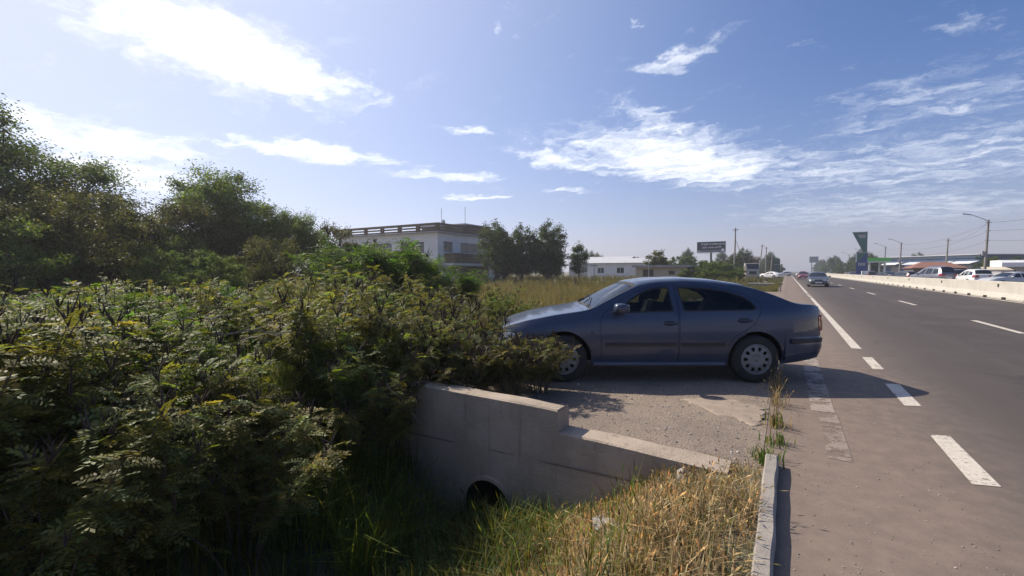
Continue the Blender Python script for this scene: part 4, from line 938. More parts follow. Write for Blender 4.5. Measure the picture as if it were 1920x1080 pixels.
def house(name, x0, x1, y0, y1, ez, rz_, wall, roof, south, east, over=.35, axis='x', hip=0., **tags):
    """pitched-roof house; ridge along axis; openings in the two faces towards the road and the photographer"""
    h = thing(name, (0, 0, 0), **tags); mb = MB(); wallgrid(mb, 'x', x0, x1, y0, .25, -.2, ez, south); wallgrid(mb, 'y', y0+.252, y1, x1, -.25, -.2, ez, east)
    mb.box(x0, x0+.25, y0+.252, y1, -.2, ez); mb.box(x0+.252, x1-.252, y1-.25, y1, -.2, ez); mb.box(x0+.26, x1-.26, y0+.26, y1-.26, ez-.25, ez-.05)
    if axis == 'x' and not hip:
        for xa, xb in ((x0, x0+.2), (x1-.2, x1)): mb.prism([(y0, ez+.001), (y1, ez+.001), ((y0+y1)/2, rz_-.12)], xa, xb, f=lambda a, b, z: (z, a, b))
    mb.build('wall', wall, h)
    for o_ in south: window(h, 'x', o_, y0, .25, M['white_paint'], 1)
    for o_ in east: window(h, 'y', o_, x1, -.25, M['white_paint'], 1)
    a0, a1, b0, b1 = (x0, x1, y0, y1) if axis == 'x' else (y0, y1, x0, x1)
    a0 -= over; a1 += over; b0 -= over; b1 += over; bm_ = (b0+b1)/2; k = hip
    for s, bb in ((0, b0), (1, b1)):
        V = [(a0, bb, ez), (a1, bb, ez), (a1-k, bm_, rz_), (a0+k, bm_, rz_)]; V += [(a, b, z-.1) for a, b, z in V]
        if axis != 'x': V = [(b, a, z) for a, b, z in V]
        MB().add(V, [(0, 1, 2, 3), (7, 6, 5, 4), (0, 4, 5, 1), (1, 5, 6, 2), (3, 2, 6, 7), (0, 3, 7, 4)]).build('roof', roof, h)
    if hip:
        for aa, ak in ((a0, a0+k), (a1, a1-k)):
            V = [(aa, b0, ez), (aa, b1, ez), (ak, bm_, rz_)]; V += [(a, b, z-.1) for a, b, z in V]
            if axis != 'x': V = [(b, a, z) for a, b, z in V]
            MB().add(V, [(0, 1, 2), (5, 4, 3), (0, 3, 4, 1), (1, 4, 5, 2), (2, 5, 3, 0)]).build('roof', roof, h)
    return h
M['pale_roof'] = pmat('pale_roof_sheet', (.52, .52, .52), (.44, .44, .44), .5, .5)
M['brown_wall'] = pmat('brown_render', (.13, .09, .065), (.10, .07, .05), .8, .9)
house('long_house', -32.5, -21.2, 81, 90, 3.05, 4.0, M['white_paint'], M['pale_roof'], [(-30.5, -29.2, 1.1, 2.2), (-26.8, -25.4, 1.1, 2.2)], [(83.5, 85, 1.0, 2.3), (87, 88.3, 1.0, 2.3)], label='long white house with a pale low pitched roof beyond the field', category='house')
house('long_house', -43, -30, 96, 108, 3.6, 4.9, M['grey_paint'], M['pale_roof'], [(-40, -37, 1.2, 2.5)], [], label='grey shed with a pale roof behind the long white house', category='shed')
g_ = thing('garage', (0, 0, 0), label='low beige flat roofed garage beside the green shrubs', category='garage')
so = [(-17.4, -15.9, .05, 1.75), (-13.9, -13.1, 1.05, 1.55)]; ea = [(65.2, 66.6, .05, 1.9)]
mb = MB(); wallgrid(mb, 'x', -18.4, -11.6, 64, .22, -.2, 2.05, so); wallgrid(mb, 'y', 64.222, 70.5, -11.6, -.22, -.2, 2.05, ea); mb.box(-18.4, -18.18, 64.222, 70.5, -.2, 2.05); mb.box(-18.178, -11.822, 70.28, 70.5, -.2, 2.05); mb.build('wall', M['beige'], g_)
MB().box(-18.8, -11.1, 63.5, 70.9, 2.052, 2.34).build('roof_slab', M['roof_grey'], g_)
for o_ in so: MB().box(o_[0]+.003, o_[1]-.003, 64.08, 64.14, o_[2], o_[3]-.003).build('garage_door' if o_[2] < .1 else 'window', M['wood_dark'], g_)
MB().box(-11.74, -11.68, 65.203, 66.597, .05, 1.897).build('door', M['wood_dark'], g_)
house('brick_house', -14.5, -7.0, 137, 146, 4.7, 5.55, M['brick'], M['wood_dark'], [(-12.8, -11.6, 1.6, 2.9), (-10, -8.8, 1.6, 2.9)], [(139, 140.4, 1.6, 2.9)], label='dark brick house with a flat dark roof beside the white truck', category='house')
house('tiled_house', 20.4, 27.6, 113, 121, 2.15, 3.35, M['brown_wall'], M['roof_red'], [(22, 23.4, .9, 1.8), (24.6, 26, .9, 1.8)], [], hip=2.2, label='low brown house with a red tiled hipped roof beyond the barrier', category='house')
house('brown_house', 36.5, 44, 102, 112, 2.6, 4.0, M['brown_wall'], pmat('brown_roof_tiles', (.16, .085, .065), (.12, .065, .05), 1.2, .85), [(38, 39.4, 1, 2)], [], hip=1.5, label='house with a dull brown tiled roof behind the white sales cabin', category='house')
# white sales cabin and cream awning
c_ = thing('sales_cabin', (0, 0, 0), label='white flat sales cabin between the lamp post and the brown roofed house', category='cabin')
mb = MB(); wallgrid(mb, 'x', 29.6, 33.6, 104, .15, 0, 2.2, [(30.2, 31.4, .9, 1.8), (32.2, 33, .05, 2.0)]); mb.box(29.6, 29.75, 104.152, 108, 0, 2.2); mb.box(33.45, 33.6, 104.152, 108, 0, 2.2); mb.box(29.752, 33.448, 107.85, 108, 0, 2.2); mb.build('wall', M['grey_paint'], c_)
window(c_, 'x', (30.2, 31.4, .9, 1.8), 104, .15, M['white_paint'], 1); MB().box(32.203, 32.997, 104.05, 104.1, .05, 1.997).build('door', M['wood_dark'], c_)
MB().prism([(103.2, 2.2), (103.2, 2.9), (104, 3.3), (108.3, 3.3), (108.3, 2.202)], 29.4, 33.8, f=lambda a, b, z: (z, a, b)).build('roof', M['white_sign'], c_)
a_ = thing('awning', (26.4, 100, 0), label='cream market awning on thin posts behind the black sport utility car', category='awning')
V = [(0, 0, 1.75), (3.4, 0, 1.75), (3.1, 2.4, 2.2), (.3, 2.4, 2.2), (0, 0, 1.45), (3.4, 0, 1.45)]
MB().add(V, [(0, 1, 2, 3), (4, 5, 1, 0)]).build('canopy', pmat('cream_canvas', (.62, .54, .40), (.55, .48, .36), 2, .8), a_)
for x, y, z in ((.05, .05, 1.74), (3.35, .05, 1.74), (.32, 2.35, 2.18), (3.08, 2.35, 2.18)): MB().tube([(x, y, 0), (x, y, z)], .03, 6).build('post', M['steel_grey'], a_)
# blue warehouse
w_ = thing('warehouse', (29.0, 206.5, 0), math.atan2(-25.0, 16.7), label='long blue metal warehouse with pale loading canopies', category='warehouse')
L_ = 32; mb = MB(); op = [(3, 7, .02, 3.2), (11, 15, .02, 3.2), (19, 23, .02, 3.2), (26, 30, .02, 3.2)]
wallgrid(mb, 'x', 0, L_, 0, .3, -.2, 5.4, op); mb.box(0, .3, .302, 16, -.2, 5.4); mb.box(L_-.3, L_, .302, 16, -.2, 5.4); mb.build('wall', M['blue_sheet'], w_)
MB().box(-.3, L_+.3, -.3, 16.3, 5.402, 6.3).build('roof_fascia', pmat('dark_blue_fascia', (.022, .042, .075), (.018, .034, .06), .7, .5), w_); MB().box(-.5, L_+.5, -.5, 16.5, 6.302, 6.5).build('roof', M['pale_roof'], w_)
for o_ in op: MB().box(o_[0]+.01, o_[1]-.01, .12, .18, .02, 3.19).build('loading_door', M['grey_paint'], w_)
for a in (1.5, 10, 18.5, 25.5): MB().prism([(-2.6, 3.7), (-2.6, 3.85), (-.002, 4.5), (-.002, 4.35)], a, a+6.2, f=lambda p, q, z: (z, p, q)).build('loading_canopy', M['white_sign'], w_)

# ------------------------------------------------------------------ filling station
s_ = thing('station_sign', (0, 0, 0), label='tall dark green triangular fuel station sign on a slim mast', category='sign')
MB().box(15.15, 15.55, 131.9, 132.1, 0, 10.3).build('mast', M['blue_sign'], s_)
MB().prism([(12.75, 10.45), (15.50, 10.45), (15.50, 5.2), (15.1, 5.2)], 131.7, 131.86, f=lambda a, b, z: (a, z, b)).build('triangle_panel', M['green_dark'], s_)
MB().prism([(12.75, 10.46), (15.6, 10.46), (15.6, 10.62), (12.62, 10.62)], 131.6, 131.97, f=lambda a, b, z: (a, z, b)).build('panel_edge', M['grey_paint'], s_)
MB().prism([(13.7, 9.95), (15.2, 9.95), (15.2, 9.2), (14.1, 9.2)], 131.66, 131.699, f=lambda a, b, z: (a, z, b)).build('pale_print', M['grey_paint'], s_)
p_ = thing('price_totem', (0, 0, 0), label='blue and green fuel price totem below the triangular sign', category='sign')
MB().box(13.45, 15.5, 130.9, 131.1, 1.9, 5.75).build('panel', M['blue_sign'], p_); MB().box(13.38, 15.6, 130.86, 131.14, 5.752, 5.9).build('cap', M['grey_paint'], p_)
MB().box(13.38, 13.56, 130.85, 130.897, 3.6, 5.75).build('white_edge', M['white_sign'], p_)
MB().prism([(13.57, 5.7), (15.4, 5.7), (13.9, 3.7), (13.57, 3.7)], 130.86, 130.898, f=lambda a, b, z: (a, z, b)).build('green_print', M['green_dark'], p_)
MB().box(13.8, 15.2, 130.86, 130.896, 2.75, 3.5).build('price_board', M['grey_paint'], p_); MB().box(13.5, 15.45, 130.88, 131.12, 0, 1.898).build('base', M['blue_sign'], p_)
k_ = thing('fuel_canopy', (0, 0, 0), label='bright green fuel station canopy edge on white columns', category='canopy')
MB().box(18.3, 23.8, 158, 170, 4.1, 5.25).build('canopy', M['green_bright'], k_); MB().box(18.25, 23.85, 157.94, 157.998, 3.95, 4.2).build('white_trim', M['white_sign'], k_)
for x, y in ((19.4, 159.5), (22.7, 159.5), (19.4, 168), (22.7, 168)): MB().box(x-.2, x+.2, y-.2, y+.2, 0, 4.098).build('column', M['white_sign'], k_)
cb = thing('utility_cabinet', (12.6, 113.5, .0), label='small white utility cabinet beside the price totem', category='cabinet')
MB().cbox(0, 1.15, 0, .5, .06, 1.55, .03).build('case', M['white_sign'], cb); MB().box(.62, .95, -.02, -.002, .9, 1.2).build('vent', M['grey_paint'], cb); MB().box(-.04, 1.19, -.04, .54, 0, .058).build('plinth', M['concrete'], cb)

# ------------------------------------------------------------------ billboard with its words
def lettering(txt, size, mat, parent, loc, rot, name='lettering', ext=.01, align='CENTER'):
    cu = bpy.data.curves.new('text', 'FONT'); cu.body = txt; cu.size = size; cu.extrude = ext; cu.offset = .012; cu.align_x = align; cu.resolution_u = 2
    o = bpy.data.objects.new('text_tmp', cu); COL.objects.link(o); dg = bpy.context.evaluated_depsgraph_get()
    me = bpy.data.meshes.new_from_object(o.evaluated_get(dg)); me.materials.clear(); me.materials.append(mat)
    bpy.data.objects.remove(o); bpy.data.curves.remove(cu)
    return obj(name, me, parent, loc, rot)
b_ = thing('billboard', (-18.3, 136.7, 0), R_(-4), label='black billboard with white words on a single thick column', category='billboard')
MB().box(-3.7, 3.7, -.25, .25, 6.72, 9.75).build('panel', M['grey_paint'], b_); MB().box(-3.62, 3.62, -.275, -.252, 7.42, 9.67).build('dark_print', M['billboard'], b_)
MB().box(-3.62, 3.62, -.275, -.252, 6.80, 7.418).build('grey_print', M['billboard_grey'], b_)
MB().tube([(0, 0, 0), (0, 0, 6.718)], .26, 14).build('column', M['wood_dark'], b_)
for z0 in (6.45,): MB().box(-3.5, 3.5, -.75, -.3, z0, z0+.06).build('service_walkway', M['steel_grey'], b_)
lw = pmat('white_print', (.7, .7, .7), (.66, .66, .66), 2, .6)
lettering('După ce inima se va', .74, lw, b_, (.5, -.29, 8.88), (R_(90), 0, 0)); lettering('opri, unde vei FI?', .72, lw, b_, (.2, -.29, 7.95), (R_(90), 0, 0))
MB().prism([(2.65, 7.0), (3.4, 7.0), (3.4, 7.5), (3.2, 7.8), (2.85, 7.8), (2.65, 7.5)], -.292, -.277, f=lambda a, b, z: (a, z, b)).build('pale_emblem', lw, b_)
MB().box(-3.5, -2.95, -.292, -.277, 6.95, 7.2).build('pale_emblem', lw, b_)

# ------------------------------------------------------------------ poles, lamps, cables
def pole(name, x, y, h, lean=(0, 0), r=.15, mat='pole_concrete', brace=None, **tags):
    p = thing(name, (x, y, 0), **tags); top = (lean[0], lean[1], h)
    MB().tube([(0, 0, -.3), (lean[0]*.5, lean[1]*.5, h*.5), top], [r, r*.8, r*.6], 10).build('shaft', M[mat], p, smooth=True, sharp=50)
    if brace:
        MB().tube([(brace[0], brace[1], 0), (lean[0]*.8, lean[1]*.8, h*.78)], .035, 6).build('stay', M[mat], p)
    mb = MB(); zc_ = h-.35; mb.cbox(lean[0]-.5, lean[0]+.5, lean[1]-.05, lean[1]+.05, zc_-.05, zc_+.05, .01); mb.build('crossarm', M['steel_grey'], p)
    for s in (-.45, .45): MB().lathe([(.0, 0), (.05, .0), (.035, .06), (.055, .09), (.0, .16)], 8, 'z', (lean[0]+s, lean[1], zc_+.05)).build('insulator', M['white_sign'], p)
    return p
pole('utility_pole', -7.5, 82.4, 8.6, (.1, 0), .16, brace=(2.6, .4), label='tall utility pole with a stay beside the green shrubs', category='pole')
pole('utility_pole', -6.2, 128, 8.1, (.75, 0), .17, label='leaning utility pole with a bulge beside the white truck', category='pole')
pole('utility_pole', -4.9, 135.5, 7.9, (.05, 0), .17, label='upright utility pole beside the white sedan on the verge', category='pole')
pole('utility_pole', -4.9, 173, 8.0, (.55, 0), .18, label='leaning utility pole beside the dark green totem', category='pole')
pole('utility_pole', 31, 141, 9.0, (.3, 0), .20, label='tall plain utility pole in front of the blue warehouse', category='pole')
pole('thin_post', -15.4, 59.5, 3.5, (0, 0), .06, 'steel_grey', label='thin grey post in front of the beige garage', category='post')
pole('thin_post', -19.8, 51.5, 2.5, (0, 0), .06, 'steel_grey', label='short thin post in front of the long white house', category='post')
def lamp_post(x, y, h, lean=.25, **tags):
    p = thing('lamp_post', (x, y, 0), **tags)
    MB().tube([(0, 0, -.3), (lean*.5, 0, h*.5), (lean, 0, h)], [.19, .16, .12], 12).build('shaft', M['pole_concrete'], p, smooth=True, sharp=50)
    ar = MB().tube([(lean, 0, h-.25), (lean-.5, 0, h+.12), (lean-1.3, 0, h+.55), (lean-1.9, 0, h+.85)], .045, 8).build('arm', M['steel_grey'], p, smooth=True)
    V = np.array([(0, -.1, 0), (0, .1, 0), (-.95, .13, .16), (-.95, -.13, .16), (0, -.07, .09), (0, .07, .09), (-.9, .07, .27), (-.9, -.07, .27)])+np.array([lean-1.85, 0, h+.80])
    MB().add(V, [(0, 1, 2, 3), (7, 6, 5, 4), (0, 4, 5, 1), (1, 5, 6, 2), (2, 6, 7, 3), (3, 7, 4, 0)]).build('lamp_head', M['black_plastic'], p)
    for z0, s in ((h-.4, .32), (h-1.6, .28), (h-3.0, .25)):
        MB().box(lean*z0/h-s, lean*z0/h+s, -.05, .05, z0-.04, z0+.04).build('bracket', M['steel_grey'], p)
    MB().cbox(lean*.45-.45, lean*.45-.2, -.12, .12, h*.42, h*.5, .03).build('junction_box', M['grey_paint'], p)
    return p
LP = [(24.6, 92.7), (24.9, 153.7), (24.9, 176), (24.0, 215), (23.0, 250), (22.5, 290), (22, 330), (22, 380), (22, 440)]
first = lamp_post(*LP[0], 9.0, label='tall concrete lamp post beside the white sport utility car, nearest the barrier bend', category='lamp post', group='lamp posts beyond the barrier')
first['label'] = 'large concrete lamp post with cables between the white car and sales cabin'
for q, (x, y) in enumerate(LP[1:]):
    dup(first, (x, y, 0), label='concrete lamp post in the receding row past the fuel station', group='lamp posts beyond the barrier')
cabmat = M['black_rubber']
for (z, off) in ((8.6, .3), (7.4, .28), (6.0, .25)):
    for q in range(4):
        (xa, ya), (xb, yb) = ([(26, 30)]+LP)[q], ([(26, 30)]+LP)[q+1]; t_ = np.linspace(0, 1, 15)
        P_ = np.stack([xa+(xb-xa)*t_+.2+off, ya+(yb-ya)*t_, z-1.1*4*t_*(1-t_)+0*t_], 1)
        MB().tube(P_, .013, 4).build('overhead_cable', cabmat, label='thin black overhead cable sagging between the lamp posts', category='cable', group='overhead cables along the lamp posts')
P_ = np.stack([np.linspace(24.8, 31.3, 12), np.linspace(92.7, 141, 12), 8.5-np.sin(np.linspace(0, np.pi, 12))*.9], 1)
MB().tube(P_, .013, 4).build('overhead_cable', cabmat, label='thin black overhead cable from the large lamp post to the plain pole', category='cable')
for q, (x, y, h) in enumerate([(19.5, 265, 9), (20.5, 310, 9), (21, 350, 9.5), (20, 400, 9), (18, 470, 10), (-4, 230, 8), (28, 235, 8.5), (30, 280, 8.5)]):
    pole('distant_pole', x, y, h, (.1, 0), .2, label='slim distant pole on the skyline of the road', category='pole', group='distant poles on the skyline')
# tall advertising totem and far sign
t_ = thing('totem', (-2.9, 127.4, 0), label='tall dark green glass roadside totem with a rounded top', category='sign')
MB().prism([(-.15, 0), (1.25, 0), (1.3, 4.3), (1.1, 4.55), (.5, 4.72), (-.1, 4.6)], -.15, .15, f=lambda a, b, z: (a, z, b)).build('panel', pmat('green_grey_panel', (.045, .075, .075), (.035, .06, .06), .6, .2), t_)
MB().box(-.05, 1.2, -.175, -.152, 3.1, 3.18).build('pale_band', M['grey_paint'], t_); MB().box(-.05, 1.2, -.175, -.152, 1.1, 1.16).build('pale_band', M['grey_paint'], t_)
f_ = thing('roadside_sign', (11.8, 290, 0), label='small far roadside sign board on twin posts above the trees', category='sign')
MB().box(-2, 2, -.1, .1, 6.2, 9.4).build('board', M['steel_grey'], f_); MB().box(-1.2, -.9, -.1, .1, 0, 6.198).build('post', M['steel_grey'], f_); MB().box(.9, 1.2, -.1, .1, 0, 6.198).build('post', M['steel_grey'], f_)
# white truck standing in the bushes
k_ = thing('old_truck', (-6.3, 97, 0), R_(-72), label='old white truck cab standing in the bushes by the leaning pole', category='truck')
V = [(1.0, 0, .75), (2.55, 0, .75), (2.62, 0, 1.7), (2.25, 0, 2.95), (1.0, 0, 3.0)]
mb = MB(); addp(mb, [(a, c) for a, _, c in V], [[(1.35, 1.8), (2.3, 1.8), (2.05, 2.6), (1.35, 2.62)]], lambda Q: np.stack([Q[:, 0], np.full(len(Q), 1.12), Q[:, 1]], 1), .4, rim=.05, out=(0, 1, 0), flipy=True)
prf = [(1.0, 3.0), (2.25, 2.95), (2.62, 1.7), (2.55, .75)]
for (a, c), (a2, c2) in zip(prf[:-1], prf[1:]): mb.add([(a, -1.12, c), (a, 1.12, c), (a2, 1.12, c2), (a2, -1.12, c2)], [(0, 1, 2, 3)])
mb.add([(1.0, -1.12, .75), (1.0, 1.12, .75), (1.0, 1.12, 3.0), (1.0, -1.12, 3.0)], [(0, 1, 2, 3)]); M['old_white'] = pmat('chalky_white_paint', (.40, .38, .34), (.32, .30, .27), 1.5, .8); cabm = mb.build('cab', M['old_white'], k_)
d = np.array([.37, 0, -1.25]); P0 = np.array([2.27, 0, 2.87]); V = [P0+(0, -1.0, 0), P0+(0, 1.0, 0), P0+d*.75+(0, 1.0, 0), P0+d*.75+(0, -1.0, 0)]; MB().add(np.array(V)+np.array([.012, 0, .004]), [(0, 1, 2, 3)]).build('windscreen', M['dark_glass'], cabm)
for s in (1, -1): MB().add([(1.35, s*1.10, 1.8), (2.3, s*1.10, 1.8), (2.05, s*1.10, 2.6), (1.35, s*1.10, 2.62)], [(0, 1, 2, 3)]).build('side_window', M['dark_glass'], cabm)
MB().cbox(2.5, 2.75, -1.15, 1.15, .45, .80, .04).build('bumper', M['old_white'], k_); MB().box(2.60, 2.635, -.6, .6, 1.0, 1.5).build('grille', M['black_plastic'], k_)
for s in (1, -1): MB().lathe([(0, .03), (.11, .02), (.12, 0)], 14, 'x', (2.60, s*.85, 1.15)).build('headlight', M['lamp_glass'], k_)
MB().box(-4.2, .95, -1.2, 1.2, .85, 1.0).build('load_bed', M['grey_paint'], k_)
for s in (1, -1): MB().box(-4.2, .95, s*1.16-.03, s*1.16+.03, 1.002, 1.75).build('side_board', pmat('faded_green_boards', (.09, .12, .09), (.07, .09, .07), 1, .8), k_)
for x in (1.9, -2.6):
    for s in (1, -1): make_wheel(k_, x, s*.98, .48, s, M['grey_paint'], 6, .26)
# concrete slabs and marker post on the far verge
cs = MB().cbox(-6.2, -1.2, 57.6, 59.0, -.25, .16, .03).build('concrete_slab', M['concrete'], label='pale concrete culvert slab across the far grassy verge', category='slab')
cs = MB().cbox(-9.4, -6.8, 60.2, 61.0, -.25, .30, .03).build('concrete_slab', M['concrete'], label='short raised concrete edge beside the utility pole with a stay', category='slab')
mp = thing('marker_post', (-.42, 38.2, 0), label='short pale marker post at the corner of the far verge', category='post')
MB().prism([(-.05, 0), (.05, 0), (.05, .62), (-.05, .72)], -.03, .03, f=lambda a, b, z: (a, z, b)).build('shaft', M['beige'], mp); MB().box(-.052, .052, -.034, -.0305, .48, .58).build('band', M['black_plastic'], mp)
# ------------------------------------------------------------------ vegetation
HAZE = .0008
def unit(a): return a/(np.linalg.norm(a, axis=-1, keepdims=True)+1e-9)
def shade(c, n, var=.25, hue=.12, g=rng):
    c = np.asarray(c); k = np.exp(g.normal(0, var, (n, 1))); h = g.normal(0, hue, (n, 1))
    return np.clip(c*k*np.concatenate([1+h, 1+0*h, 1-h*.5], 1), .004, .9)

def shrub_mesh(seed, nst, H, R, leafcol, nleaf, spikes, pairs=7, ll=.17, density=1.):
    """bush of pinnate leaves (leaflet pairs on a rib) on arching stems, with upright dark flower spikes"""
    g = np.random.default_rng(seed); st, lf, sp = MB(), MB(), MB(); LB, LA, LC = [], [], []
    for s in range(nst):
        a = g.uniform(0, 2*np.pi); lean = R*g.uniform(.25, 1.); h = H*g.uniform(.72, 1.04)*(1-.22*(lean/R)**2)
        b = np.array([math.cos(a), math.sin(a), 0])*g.uniform(.02, .22)*R; t = np.linspace(0, 1, 8)
        P = b+np.stack([math.cos(a)*lean*t**1.6, math.sin(a)*lean*t**1.6, h*t], 1)+g.normal(0, .015, (8, 3))*t[:, None]
        st.tube(P, np.linspace(.011, .003, 8), 4, cap=False)
        ends = [(P, .22)]
        for k in range(g.integers(4, 8)):                # side shoots
            u = g.uniform(.35, .93); i = u*7; p0 = P[int(i)]+(P[min(7, int(i)+1)]-P[int(i)])*(i-int(i)); aa = a+g.normal(0, 1.3)
            L = g.uniform(.18, .48)*H*.45; d = np.array([math.cos(aa)*.75, math.sin(aa)*.75, g.uniform(.35, 1.0)]); d /= np.linalg.norm(d); tt = np.linspace(0, 1, 4)[:, None]
            Q = p0+d*L*tt+np.array([0, 0, .10])*tt**2*L; st.tube(Q, np.linspace(.005, .002, 4), 3, cap=False); ends.append((Q, 0.0))
        for (Q, lo) in ends:
            n = max(3, int(nleaf*density*(1. if lo else .55))); u = g.uniform(lo, 1, n)**.75*(len(Q)-1); i0 = np.minimum(u.astype(int), len(Q)-2); f = (u-i0)[:, None]
            LB.append(Q[i0]*(1-f)+Q[i0+1]*f); an = g.uniform(0, 2*np.pi, n); el = g.normal(.18, .35, n)
            LA.append(np.stack([np.cos(an)*np.cos(el), np.sin(an)*np.cos(el), np.sin(el)], 1)); LC.append(shade(leafcol, n, .30, .16, g))
            if g.uniform() < spikes:
                e = Q[-1]; m_ = g.integers(2, 6)
                for q in range(m_):
                    d = unit(np.array([g.normal(0, .32), g.normal(0, .32), 1.])); L = g.uniform(.09, .17); t3 = np.linspace(0, 1, 5)[:, None]; cv = g.normal(0, .02, 3)
                    sp.tube(e-np.array([0, 0, .02])+d*L*t3+cv*t3**2, np.array([.003, .0065, .0065, .0045, .001]), 5, cap=False)
    B, A, C = np.concatenate(LB), np.concatenate(LA), np.concatenate(LC); n = len(B); L = g.uniform(.7, 1.25, n)[:, None]*ll
    S = unit(np.cross(A, np.array([0, 0, 1.])+g.normal(0, .25, (n, 3))))
    for k in range(pairs):
        t = (k+1.)/(pairs+.3); pos = B+A*L*t-np.array([0, 0, 1.])*(L*.28*t*t)
        for s in (1, -1):
            dr = unit(S*s*.92+A*.42+g.normal(0, .10, (n, 3))-np.array([0, 0, .10])); sd = unit(np.cross(dr, np.cross(A, S)+g.normal(0, .2, (n, 3))))
            lf.leaves(pos, dr, sd, (L[:, 0]*.26*(1-.35*abs(t-.5))), L[:, 0]*.105, col=C*g.uniform(.85, 1.15, (n, 1)))
    pos = B+A*L-np.array([0, 0, 1.])*(L*.28); lf.leaves(pos, unit(A-np.array([0, 0, .4])), S, L[:, 0]*.24, L[:, 0]*.1, col=C)
    return st.mesh('stems', M['stem']), lf.mesh('leaves', M['leaf'], col=True), (sp.mesh('flower_spikes', M['spike'], smooth=True) if sp.n else None)
GREEN = (.14, .17, .040); OLIVE = (.185, .18, .055); BROWN = (.13, .125, .05)
SHR = [shrub_mesh(1, 15, 1.75, .85, OLIVE, 22, .55), shrub_mesh(2, 14, 1.65, .95, GREEN, 22, .5), shrub_mesh(3, 16, 1.55, .80, OLIVE, 22, .55), shrub_mesh(4, 15, 1.85, .75, (.165, .185, .042), 22, .5)]
DRY = [shrub_mesh(7, 12, 1.0, .75, BROWN, 14, .8), shrub_mesh(8, 11, .9, .8, (.125, .12, .045), 11, .7)]
LUSH = [shrub_mesh(5, 20, 1.5, .7, (.085, .145, .024), 26, .1, 4, .20), shrub_mesh(6, 18, 1.4, .75, (.09, .145, .026), 26, .1, 4, .19)]
def put_shrub(meshes, x, y, rz, sc, name, sz=1., **tags):
    o = thing(name, (x, y, float(terrain(x, y))-.03 if not (3.7 < y < 10 and x > -5.5) else .0), rz, **tags); o.scale = (sc, sc, sc*sz)
    obj('stems', meshes[0], o)
    f = obj('leaves', meshes[1], o); f['kind'] = 'stuff'
    if meshes[2]: f = obj('flower_spikes', meshes[2], o); f['kind'] = 'stuff'
    return o
g5 = np.random.default_rng(21)
spots = []
for r_, (y0, y1, x0, x1, n) in enumerate([(-1.6, 3.3, -5.6, -4.1, 15), (-1.0, 5.0, -8.2, -5.7, 22), (-.5, 8.5, -12.5, -8.2, 26)]):
    for k in range(n): spots.append((g5.uniform(x0, x1), y0+(y1-y0)*(k+g5.uniform(.1, .9))/n))
spots += [(-4.8, .9), (-4.3, 1.15), (-3.75, 1.3), (-5.0, 1.6), (-4.5, 1.75), (-3.9, 1.95), (-4.0, .5), (-3.5, .75), (-4.4, .0), (-3.4, 1.75)]
low_from = len(spots)-10
spots = [(x, y, q >= low_from) for q, (x, y) in enumerate(spots) if not (abs(y-2.75) < .5 and x > -6.6)]      # grassy gap
for q, (x, y, low) in enumerate(spots):
    D = -x*-.5194*-1 if False else (.5194*-x+.8545*y); top = 1.44-.012*D+g5.uniform(-.26, .10)           # crowns end near eye level
    gz_ = float(terrain(x, y)); m_ = SHR[q % 4]; hgt = (1.75, 1.65, 1.55, 1.85)[q % 4]; s = max(.70, (top-gz_-(g5.uniform(.3, .75) if low else 0))/hgt)
    if q % 6 == 4 and not low:
        put_shrub(LUSH[q % 2], x, y, g5.uniform(0, 6.28), (top-gz_)/1.55, 'broad_leaved_shrub', label='broad leaved green shrub without flower spikes in the roadside thicket', category='shrub', group='broad leaved shrubs of the thicket'); continue
    put_shrub(m_, x, y, g5.uniform(0, 6.28), s, 'wild_shrub', label='olive green wild shrub with dark flower spikes in the roadside thicket', category='shrub', group='wild shrubs of the roadside thicket')
for q, (x, y, s) in enumerate([(-3.55, 4.25, 1.0), (-3.1, 4.35, .86), (-2.75, 4.5, .85), (-3.4, 5.0, 1.05), (-2.52, 4.78, .82), (-3.9, 4.6, 1.2), (-4.3, 5.3, 1.25), (-3.95, 3.25, 1.0), (-3.7, 3.25, 1.0), (-3.0, 3.95, .7)]):
    put_shrub(DRY[q % 2], x, y, q*1.3, s*.88, 'dry_shrub', label='low olive brown shrub between the head wall and the blue grey car', category='shrub', group='dry shrubs at the head wall')
for q, (x, y, s) in enumerate([(-5.4, 4.6, .95), (-5.6, 6.2, .9), (-6.6, 5.2, 1.0), (-7.2, 7.2, .95), (-5.2, 8.4, .75), (-6.4, 9.6, .8), (-8.4, 9.4, .9), (-4.9, 3.7, .85)]):
    put_shrub(SHR[(q+1) % 4], x, y, q*.9, s*.92, 'wild_shrub', label='olive wild shrub standing in the grass beyond the head wall', category='shrub', group='wild shrubs beyond the head wall')
for q, (x, y, s) in enumerate([(-3.55, 3.22, .72), (-3.95, 3.15, .88), (-4.35, 3.3, .95), (-3.5, 3.98, .50), (-3.9, 4.05, .62)]):
    put_shrub(SHR[q % 4], x, y, q*1.9+.5, s, 'wild_shrub', label='green wild shrub leaning over the end of the concrete head wall', category='shrub', group='shrubs leaning over the head wall')
for q, (x, y, s) in enumerate([(-9.9, 9.3, 1.72), (-10.9, 8.6, 1.78), (-9.4, 10.6, 1.45), (-10.8, 10.6, 1.6), (-9.0, 11.8, 1.1)]):
    put_shrub(LUSH[q % 2], x, y, q*1.7, s, 'leafy_bush', label='fresh green leafy bush in front of the white villa', category='bush', group='leafy bushes in front of the villa')

